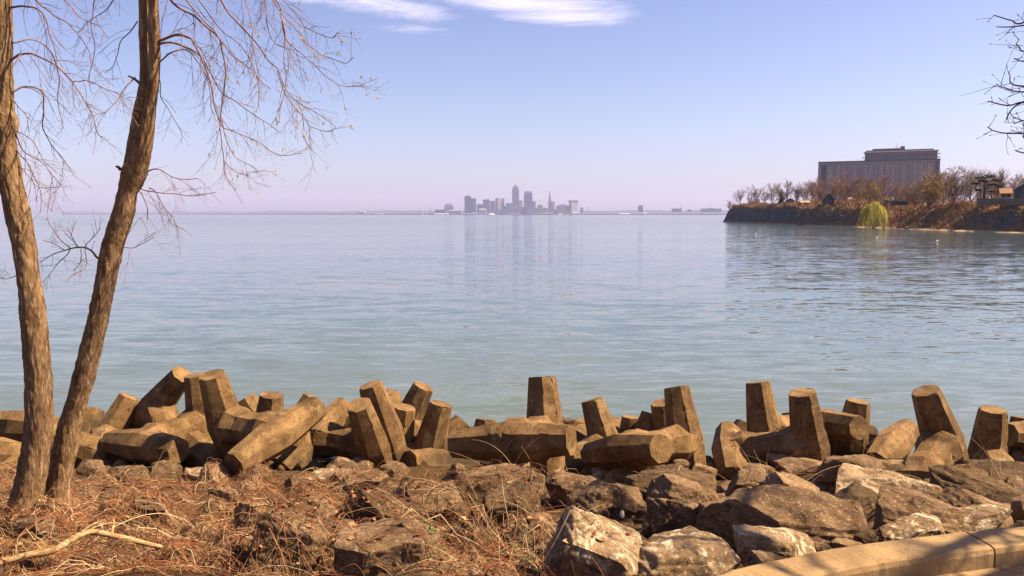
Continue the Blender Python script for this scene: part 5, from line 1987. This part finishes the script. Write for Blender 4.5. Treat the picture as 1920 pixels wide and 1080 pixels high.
def make_shed():
    x, y = inland(1686, 4)
    sc = y / FPX
    zt = EYE + (HORIZON - 376) / FPX * y
    e = empty('stilted_shed', (x, y, zt - 3.6))
    w = 24 * sc
    mb = MB()
    mb.box(-w / 2, w / 2, 0, 3, 1.9, 3.3)
    mb.build('wall', MT['wall_dark'], e)
    mb = MB()
    mb.box(-w / 2 - .3, w / 2 + .3, -.4, 3.4, 3.303, 3.55)
    mb.build('roof', m_plain('grey_felt_roof', (0.16, 0.16, 0.16), .2), e)
    for px_ in (-w / 2 + .2, 0, w / 2 - .2):
        mb = MB()
        mb.box(px_ - .09, px_ + .09, .2, .38, -1.5, 1.897)
        mb.build('post', MT['far_bark'], e)
    tag(e, 'flat roofed shed standing on posts over the brushy slope', 'shed')
    # deck edge farther right
    x, y = inland(1738, 2.5)
    zt = EYE + (HORIZON - 377.5) / FPX * y
    e = empty('viewing_deck', (x, y, zt))
    mb = MB()
    mb.box(-2.6, 2.6, 0, 2.4, -0.22, 0)
    mb.build('platform', m_plain('grey_deck_boards', (0.20, 0.17, 0.14), .25), e)
    for k in (-2.2, 0, 2.2):
        mb = MB()
        mb.box(k - .08, k + .08, .1, .26, -2.4, -0.222)
        mb.build('post', MT['far_bark'], e)
    tag(e, 'narrow grey viewing deck on posts at the slope edge', 'deck')
    # retaining wall
    pts = []
    for px_ in (1826, 1850, 1875, 1900, 1925, 1950):
        a = inland(px_, 3.6)
        pts.append(Vector((a[0], a[1], 0)))
    mb = MB()
    t = NT('stone_wall')
    vv = t.world()
    br = t.n('ShaderNodeTexBrick')
    mp = t.n('ShaderNodeMapping')
    mp.inputs['Rotation'].default_value = (rad(90), 0, 0)
    t.l(vv, mp.inputs[0])
    t.l(mp.outputs[0], br.inputs['Vector'])
    br.inputs['Scale'].default_value = 1.0
    br.inputs['Color1'].default_value = (0.20, 0.14, 0.10, 1)
    br.inputs['Color2'].default_value = (0.13, 0.09, 0.068, 1)
    br.inputs['Mortar'].default_value = (0.06, 0.045, 0.035, 1)
    t.fin(br.outputs[0], 0.9)
    vs_, fs_ = [], []
    for p in pts:
        y_ = p.y
        zt = EYE + (HORIZON - 372.2) / FPX * y_
        for dx, z in ((0, zt - 1.9), (0, zt), (0.5, zt), (0.5, zt - 1.9)):
            vs_.append((p.x + dx * 0.9, p.y + dx * 0.4, z))
    for i in range(len(pts) - 1):
        for j in range(3):
            fs_.append((i * 4 + j, i * 4 + j + 1, i * 4 + 5 + j, i * 4 + 4 + j))
    mb.add(vs_, fs_)
    o = mb.build('retaining_wall', t.mat)
    tag(o, 'long brown stone retaining wall above the dark cliff', 'wall')
    # stranded log on the beach
    a = at(1808, 431, 236)
    a.z = 0.5
    mb = MB()
    pts = [a + Vector((-2.6, 0.2, -0.1)), a + Vector((-0.8, 0, 0.15)), a + Vector((1.2, 0, 0.2)), a + Vector((2.7, .3, 0))]
    mb.tube(pts, [0.28, 0.42, 0.45, 0.36], 9)
    mb.tube([a + Vector((-1, 0, .2)), a + Vector((-2.2, .2, .9)), a + Vector((-3.2, .4, 1.4))], [0.15, 0.1, 0.05], 6)
    o = mb.build('stranded_log', m_plain('wet_brown_log', (0.10, 0.05, 0.028), .3))
    tag(o, 'dark stranded log lying on the sandy strip below the cliff', 'log')


make_shed()
MT['gull'] = m_plain('white_feathers', (0.75, 0.74, 0.72), .05)
for i, (px, py, lab) in enumerate(((1417, 439.5, 'white gull resting on the water below the bluff tip'), (1644, 446, 'white gull resting on the willow reflection'), (1757, 452.5, 'white gull resting on the dark water below the sandy strip'))):
    p = on_plane(px, py, 0.0)
    mb = MB()
    mb.tube([(-.24, 0, .10), (-.12, 0, .11), (.0, 0, .10), (.13, 0, .12), (.2, 0, .16)], [.02, .075, .095, .07, .03], 8)
    mb.tube([(.15, 0, .14), (.19, 0, .24), (.23, 0, .28), (.26, 0, .27)], [.04, .04, .05, .02], 7)
    o = mb.build('gull', MT['gull'], None, p)
    tag(o, lab, 'gull', 'gulls on the lake')


# ------------------------------------------------------------------ apartment block
def band_mat(name, wall, glass, fx, fz, gx=0.62, gz=0.55, rot=0.0):
    """regular windows set in a wall, worked out from position"""
    t = NT(name)
    c = t.n('ShaderNodeTexCoord')
    s = t.n('ShaderNodeSeparateXYZ')
    t.l(c.outputs['Object'], s.inputs[0])
    hx = t.math('ADD', s.outputs['X'], s.outputs['Y'])
    a = t.math('LESS_THAN', t.math('FRACT', t.math('DIVIDE', hx, fx)), gx)
    b = t.math('LESS_THAN', t.math('FRACT', t.math('DIVIDE', s.outputs['Z'], fz)), gz)
    m = t.math('MULTIPLY', a, b)
    n = t.noise(c.outputs['Object'], 0.05, 4)
    w = t.mix(n, tuple(q * 0.8 for q in wall), tuple(min(1, q * 1.2) for q in wall))
    col = t.mix(m, w, glass)
    t.fin(col, t.math('SUBTRACT', 0.85, t.math('MULTIPLY', m, 0.6)), None, 0.4)
    return t.mat


def make_block():
    Y = 1000.0
    sc = Y / FPX

    def X(px):
        return (px - 960) * sc * 0.9955

    def Z(py):
        return EYE + (HORIZON - py) * sc
    e = empty('apartment_block', (X(1646.5) - 3.8, Y, 8))
    ox, oz = X(1646.5), 8.0

    def bx(px0, px1, py0, py1, y0, y1):
        m = MB()
        m.box(X(px0) - ox, X(px1) - ox, y0, y1, Z(py1) - oz, Z(py0) - oz)
        return m
    wallm = band_mat('grey_apartment_wall', (0.20, 0.175, 0.175), (0.085, 0.078, 0.085), 4.4, 3.05, 0.42, 0.5)
    m = bx(1533, 1760, 303, 400, 0, 24)
    m.build('wall', wallm, e)
    m = bx(1532.5, 1760.5, 302, 304, -0.5, 24.5)
    m.build('parapet', m_plain('dark_parapet', (0.055, 0.048, 0.048), .15), e)
    m = bx(1540, 1549, 308, 400, -0.4, 3)
    m.build('stair_tower', m_plain('dark_stair_recess', (0.050, 0.048, 0.055), .15), e)
    m = bx(1752, 1758, 306, 400, -0.9, 3)
    m.build('end_pier', m_plain('dark_pier', (0.060, 0.052, 0.055), .15), e)
    bal = m_plain('pale_balcony_fronts', (0.40, 0.37, 0.39), .12)
    for c in (1555.5, 1573.5, 1584.5, 1604.5, 1624.5, 1633.5, 1654.5, 1666.5, 1675.5, 1695.5, 1716, 1726, 1742):
        m = MB()
        z = Z(312) - oz
        while z > 6:
            m.box(X(c - 3.2) - ox, X(c + 3.2) - ox, -1.5, -0.02, z - 1.0, z)
            z -= 2.95
        m.build('balcony_stack', bal, e)
    # glazed upper storeys, set back behind a white canopy edge
    gl = band_mat('glazed_storeys', (0.17, 0.165, 0.18), (0.055, 0.065, 0.085), 3.3, 6.2, 0.80, 0.90)
    m = bx(1622, 1755, 287.5, 302, 2, 22)
    m.build('glazed_storey', gl, e)
    m = bx(1620, 1757, 286, 287.5, -1.5, 23)
    m.build('canopy', m_plain('white_canopy_edge', (0.55, 0.52, 0.53), .06), e)
    m = bx(1624, 1748, 283.5, 286, 3, 21)
    m.build('upper_roof', m_plain('dark_upper_roof', (0.075, 0.062, 0.06), .15), e)
    m = bx(1636, 1696, 280.5, 283.5, 6, 18)
    m.build('penthouse', MT['brickish'], e)
    m = bx(1688, 1696, 277, 280.5, 8, 14)
    m.build('lift_housing', MT['brickish'], e)
    m = MB()
    for k in (-1.2, 1.2):
        m.tube([(X(1681) - ox + k, 10, Z(281) - oz), (X(1681) - ox + k * .6, 10, Z(269) - oz)], [.22, .16], 4)
        m.tube([(X(1681) - ox + k, 12, Z(281) - oz), (X(1681) - ox + k * .6, 12, Z(270) - oz)], [.22, .16], 4)
    for q in range(5):
        z = Z(280 - q * 2.3) - oz
        m.tube([(X(1681) - ox - 1.1, 10, z), (X(1681) - ox + 1.1, 10, z + 1.2)], [.12, .12], 3)
    m.build('antenna_mast', m_plain('white_mast', (0.5, 0.5, 0.52), .05), e)
    for (a, b, c) in ((1619, 296, 4), (1758, 292, 4), (1758, 298, 4)):
        m = bx(a - 1.4, a + 1.4, b, b + 1.2, -1, 12)
        m.build('balcony_slab', bal, e)
    th = math.atan2(ox, Y)
    e.rotation_euler[2] = -th
    e.scale = (math.cos(th), math.cos(th), 1)
    tag(e, 'long grey apartment block with white balcony rows and glazed top storeys', 'apartment block')


make_block()

# ------------------------------------------------------------------ far shore and skyline
FY = 7500.0
FS = FY / FPX


def fx(px):
    return (px - 960) * FS * 0.9955


def fz(py):
    return EYE + (HORIZON - py) * FS


def make_far_shore():
    mb = MB()
    # waterline and ridge line by pixel column; the far coast bends away to the left
    cols = []
    for px in range(120, 1600, 6):
        t = max(0.0, min(1.0, (px - 300) / 520))
        Yw = 11500 - 4050 * t ** 0.8
        if px > 1100:
            Yw = 7450 - (px - 1100) * 1.6
        cols.append((px, Yw))
    rows = ((0, -3), (0, 8), (60, 17), (400, 30), (800, 44), (1400, 54), (2300, 56))
    vs_ = []
    for px, Yw in cols:
        for dy, z in rows:
            y = Yw + dy
            h = z * (0.85 + 0.35 * noise.noise(Vector((px * 0.02, dy * 0.002, 1))) + 0.12 * noise.noise(Vector((px * 0.13, dy * 0.01, 5))))
            if z > 20:
                h += 4 * noise.noise(Vector((px * 0.5, dy, 3)))
            vs_.append(((px - 960) / FPX * y, y, h if z > 0 else -3))
    k = len(rows)
    fs_ = [(i * k + j, (i + 1) * k + j, (i + 1) * k + j + 1, i * k + j + 1) for i in range(len(cols) - 1) for j in range(k - 1)]
    mb.add(vs_, fs_, 0, False)
    t = NT('far_wooded_shore')
    n = t.noise(t.world((0.02, 0.02, 0.05)), 1.0, 6, 0.7)
    col = t.ramp(n, [(0.35, (0.035, 0.036, 0.046)), (0.62, (0.085, 0.078, 0.088))])
    t.fin(col, 0.95)
    o = mb.build('far_shore', t.mat)
    tag(o, 'low hazy wooded shore along the horizon', 'shore', kind='structure')


make_far_shore()

SK = {}
for nm, wall, glass, a, b in (('steel', (0.065, 0.080, 0.14), (0.03, 0.04, 0.075), 9, 4.2), ('slate', (0.085, 0.095, 0.15), (0.04, 0.048, 0.08), 7, 4.0), ('stone', (0.23, 0.205, 0.20), (0.08, 0.08, 0.09), 6, 4.4),
                              ('pink', (0.30, 0.225, 0.205), (0.12, 0.10, 0.10), 8, 4.2), ('pale', (0.33, 0.31, 0.31), (0.15, 0.15, 0.165), 7, 5.0), ('brown', (0.16, 0.125, 0.115), (0.06, 0.055, 0.06), 8, 4.5)):
    SK[nm] = band_mat('tower_' + nm, wall, glass, a, b, 0.6, 0.55)
SK['white'] = m_plain('white_roof_metal', (0.42, 0.41, 0.42), .05, .02)
SK['copper'] = m_plain('dark_spire_metal', (0.10, 0.11, 0.12), .1, .02)


def prism(mb, cx, cy, w, d, z0, z1, w1=None, d1=None, cham=0.0):
    """square or chamfered shaft, optionally tapering"""
    w1 = w if w1 is None else w1
    d1 = d if d1 is None else d1

    def ring(w, d, z):
        a, b = w / 2, d / 2
        if cham <= 0:
            return [(cx - a, cy - b, z), (cx + a, cy - b, z), (cx + a, cy + b, z), (cx - a, cy + b, z)]
        c = cham * min(a, b)
        return [(cx - a + c, cy - b, z), (cx + a - c, cy - b, z), (cx + a, cy - b + c, z), (cx + a, cy + b - c, z), (cx + a - c, cy + b, z), (cx - a + c, cy + b, z), (cx - a, cy + b - c, z), (cx - a, cy - b + c, z)]
    A, B = ring(w, d, z0), ring(w1, d1, z1)
    k = len(A)
    mb.add(A + B, [tuple(range(k - 1, -1, -1)), tuple(range(k, 2 * k))] + [(i, (i + 1) % k, k + (i + 1) % k, k + i) for i in range(k)])


def tower(px0, px1, ptop, mat, lab, name='office_tower', cat='tower', dy=0, roof=None, base=4.0, yaw=12, cham=0.0, taper=1.0):
    y = FY + 250 + dy
    s = y / FPX
    x = ((px0 + px1) / 2 - 960) * s
    w = (px1 - px0) * s * 0.93
    top = EYE + (HORIZON - ptop) * s
    e = empty(name, (x, y, base))
    e.rotation_euler[2] = rad(yaw)
    mb = MB()
    prism(mb, 0, 0, w, w * 0.9, -4, top - base, w * taper, w * 0.9 * taper, cham)
    mb.build('wall', SK[mat], e)
    if roof:
        roof(e, w, top - base, s)
    tag(e, lab, cat, 'buildings of the far skyline')
    return e


def r_flat(col='copper', k=0.5, h=1.2):
    def f(e, w, z, s):
        m = MB()
        prism(m, 0, 0, w * k, w * k, z + 0.003, z + h * s)
        m.build('roof', SK[col], e)
    return f


def r_slab(e, w, z, s):
    m = MB()
    prism(m, 0, 0, w * 1.06, w, z + 0.003, z + 1.4 * s)
    m.build('roof', SK['white'], e)
    for k in (-1, 1):
        m = MB()
        prism(m, k * w * 0.46, 0, 2.5, w * .8, z + 1.402 * s, z + 2.4 * s)
        m.build('roof_fin', SK['white'], e)


def r_spire(e, w, z, s):
    m = MB()
    prism(m, 0, 0, w * .86, w * .8, z + .003, z + 4.0 * s, w * .72, w * .66, .3)
    m.build('upper_shaft', SK['slate'], e)
    m = MB()
    prism(m, 0, 0, w * .70, w * .64, z + 4.003 * s, z + 8.2 * s, w * .10, w * .10, .3)
    o = m.build('spire', SK['copper'], e)
    m = MB()
    m.tube([(0, 0, z + 8.0 * s), (0, 0, z + 10.5 * s)], [2.0, .6], 5)
    m.build('finial', SK['copper'], o)


def r_cham(e, w, z, s):
    m = MB()
    prism(m, 0, 0, w, w * .9, z + .003, z + 4.2 * s, w * .72, w * .62)
    m.build('sloped_crown', SK['steel'], e)


def r_terminal(e, w, z, s):
    m = MB()
    prism(m, 0, 0, w * .78, w * .7, z + .003, z + 7 * s, w * .62, w * .58, .25)
    m.build('upper_shaft', SK['stone'], e)
    m = MB()
    prism(m, 0, 0, w * .60, w * .56, z + 7.003 * s, z + 13 * s, w * .30, w * .3, .4)
    o = m.build('lantern', SK['stone'], e)
    m = MB()
    prism(m, 0, 0, w * .28, w * .28, z + 13.003 * s, z + 19 * s, w * .02, w * .02, .4)
    m.build('spire', SK['copper'], o)


def r_cap(e, w, z, s):
    m = MB()
    prism(m, 0, 0, w * 1.10, w * 1.0, z - 2.2 * s, z + .5 * s)
    m.build('roof', SK['slate'], e)


tower(833.5, 850, 388, 'slate', 'low hazy building with a sloping hipped top at the left of the skyline', 'hall', 'hall', 0, lambda e, w, z, s: [prism(m_ := MB(), 0, 0, w, w * .9, z + .003, z + 6 * s, w * .62, w * .6), m_.build('roof', SK['slate'], e)], taper=1.0)
tower(871.3, 884, 368, 'steel', 'dark square tower, taller of the leftmost pair in the skyline', roof=r_flat('copper', .35, 1.0), yaw=0)
tower(881, 893.5, 372.2, 'slate', 'dark square tower overlapping the right of the tallest leftmost one', dy=-150, yaw=0)
tower(894.5, 905.5, 383.2, 'brown', 'low square block between the dark pair and the white topped tower')
tower(905.8, 918.6, 375.5, 'slate', 'square tower topped by a white winged roof', roof=r_slab, yaw=0)
tower(918.8, 928.6, 377, 'pale', 'pale block touching the right side of the white topped tower', dy=120, yaw=0)
tower(930.2, 944.4, 372, 'pink', 'pinkish square tower left of the tallest spire', yaw=28)
tower(960.3, 973.2, 354.5, 'slate', 'tallest tower of the skyline, narrowing to a pointed spire', roof=r_spire, yaw=8, cham=.25)
tower(972.5, 979.6, 376, 'pink', 'narrow pinkish tower just right of the tallest spire', dy=200)
tower(982.0, 997.8, 363.4, 'steel', 'broad dark tower with sloping shoulders right of the tallest spire', roof=r_cham, yaw=4)
tower(997.6, 1003.8, 377.5, 'slate', 'slim dark tower against the right of the sloping shouldered one', dy=80)
tower(949.5, 969.5, 381, 'slate', 'wide low block in front of the tallest spire', dy=-200)
tower(969, 984.5, 388, 'brown', 'long low building below the narrow pinkish tower', 'low_block', 'building', dy=-150)
tower(1027.3, 1033.4, 376, 'stone', 'slender stone tower stepping up to a needle spire', roof=r_terminal, yaw=0)
tower(1033.4, 1039.2, 378, 'brown', 'short square tower leaning against the needle spired tower', dy=60)
tower(1008, 1016.5, 384.5, 'slate', 'small dark block under the thin construction crane')
tower(1043.8, 1065.2, 386, 'slate', 'wide building with a rounded stepped top left of the flared tower', 'arena', 'building', 0, lambda e, w, z, s: [prism(m_ := MB(), 0, 0, w * .8, w * .5, z + .003, z + 3 * s, w * .4, w * .3), m_.build('roof', SK['slate'], e)])
tower(1067.4, 1081.4, 376.5, 'pale', 'pale tower with an overhanging flat cap, rightmost tall one', roof=r_cap, yaw=22)
tower(1087.6, 1092.6, 389, 'slate', 'small slim tower right of the flared pale tower')
tower(1195, 1204.2, 386, 'slate', 'lone dark apartment tower on the far shore right of the skyline', 'apartment_tower', roof=r_flat('slate', .6, .9), yaw=0)
tower(1258.5, 1275.5, 391, 'slate', 'broad flat block on the far shore between the lone tower and the headland', 'flat_block', 'building', yaw=0)
tower(1287, 1294, 393, 'brown', 'small block on the far shore left of the long block', 'small_block', 'building', yaw=0)
tower(1313.5, 1348, 391.2, 'slate', 'long flat block on the far shore nearest the headland', 'long_block', 'building', yaw=0, roof=r_flat('slate', .25, 1.2))
tower(1018, 1026, 389.5, 'brown', 'low block left of the needle spired tower', 'low_block', 'building', dy=-120)
tower(983, 1008, 390.5, 'slate', 'low wide block at the foot of the sloping shouldered tower', 'low_block', 'building', dy=-220)
tower(904, 946, 393.2, 'slate', 'low wide block at the foot of the pinkish square tower', 'low_block', 'building', dy=-220)
tower(1040, 1062, 393.0, 'brown', 'low wide block below the rounded stepped building', 'low_block', 'building', dy=-220)
tower(816, 838, 393.2, 'slate', 'long low warehouse at the left foot of the skyline', 'warehouse', 'building', dy=-220, yaw=0)
tower(945, 951, 386.5, 'stone', 'small pale block between the pinkish tower and the wide low block', 'small_block', 'building')


def low(px0, px1, p0, p1, mat, name, lab, cat, dy=-330, dome=False):
    y = FY + dy
    s = y / FPX
    x = ((px0 + px1) / 2 - 960) * s
    w = (px1 - px0) * s
    z0, z1 = EYE + (HORIZON - p1) * s, EYE + (HORIZON - p0) * s
    mb = MB()
    if dome:
        rings = []
        n, k = 16, 6
        vs_, fs_ = [], []
        for i in range(k + 1):
            a = PI / 2 * i / k
            for j in range(n):
                b = 2 * PI * j / n
                vs_.append((x + w / 2 * math.cos(a) * math.cos(b), y + w / 2 * math.cos(a) * math.sin(b), z0 + (z1 - z0) * math.sin(a)))
        for i in range(k):
            for j in range(n):
                fs_.append((i * n + j, i * n + (j + 1) % n, (i + 1) * n + (j + 1) % n, (i + 1) * n + j))
        mb.add(vs_, fs_, 0, True)
        prism(mb, x, y, w * .9, w * .9, 0, z0 + .5)
    else:
        prism(mb, x, y, w, 60, 0, z1)
        vs_ = [(x - w / 2, y - 30, z1), (x + w / 2, y - 30, z1), (x + w / 2, y, z1 + 5), (x - w / 2, y, z1 + 5), (x + w / 2, y + 30, z1), (x - w / 2, y + 30, z1)]
        mb.add(vs_, [(0, 1, 2, 3), (3, 2, 4, 5), (0, 3, 5), (1, 4, 2)])
    o = mb.build(name, SK[mat])
    tag(o, lab, cat, 'low sheds and halls along the far waterfront')


low(815, 841, 401.3, 403, 'white', 'waterfront_shed', 'long white shed at the waterline below the long low warehouse', 'shed')
low(842, 866, 394.8, 397, 'pale', 'waterfront_shed', 'pale shed roof right of the hipped topped building', 'shed', -260)
low(914, 928, 400, 402.6, 'white', 'dome', 'small white dome at the waterline below the white topped tower', 'dome', -330, True)
low(899, 912, 392.6, 394, 'white', 'waterfront_shed', 'thin white roof below the white topped tower', 'shed', -240)
low(791.7, 793.0, 393, 402, 'pale', 'silo', 'thin white silo at the left end of the skyline', 'silo')
low(1073, 1086, 399.5, 402, 'white', 'waterfront_shed', 'white roofs at the foot of the flared pale tower', 'shed')
low(1160, 1180, 400.6, 402.2, 'white', 'waterfront_shed', 'cluster of white roofs on the far shore left of the lone tower', 'shed')
low(1204, 1211, 400.0, 401.4, 'white', 'waterfront_shed', 'small white roof beside the foot of the lone tower', 'shed')
low(673, 686, 397.2, 398.4, 'pale', 'waterfront_shed', 'white shed alone on the hazy shore left of the skyline', 'shed', 900)
low(707, 718, 400.6, 401.5, 'pale', 'waterfront_shed', 'small pair of white roofs on the shore left of the thin silo', 'shed', 300)
low(1047, 1054, 402, 403.6, 'white', 'waterfront_shed', 'white shed at the waterline right of the needle spired tower', 'shed')
low(887, 893, 399.8, 401.5, 'pale', 'waterfront_shed', 'small pale shed at the waterline left of the white dome', 'shed')
for (px, pt, lab) in ((806.3, 386, 'left one of two thin chimneys at the left of the skyline'), (809.8, 386.3, 'right one of two thin chimneys at the left of the skyline'), (1102.3, 386.3, 'thin chimney standing alone right of the flared pale tower'), (1275, 382, 'thin mast on the far shore above the broad flat block')):
    y = FY + 200
    s = y / FPX
    mb = MB()
    mb.tube([((px - 960) * s, y, 0), ((px - 960) * s, y, EYE + (HORIZON - pt) * s)], [3.2, 2.2], 8)
    o = mb.build('chimney_stack', SK['brown'])
    tag(o, lab, 'chimney', 'chimneys on the far shore')
y = FY + 200
s = y / FPX
mb = MB()
x = (1014 - 960) * s
mb.tube([(x, y, 0), (x, y, EYE + (HORIZON - 374.5) * s)], [1.6, 1.6], 4)
mb.tube([(x - 4 * s, y, EYE + (HORIZON - 376) * s), (x + 4.5 * s, y, EYE + (HORIZON - 375.6) * s)], [1.3, 1.0], 4)
o = mb.build('tower_crane', SK['copper'])
tag(o, 'thin construction crane between the sloping shouldered and needle spired towers', 'crane')
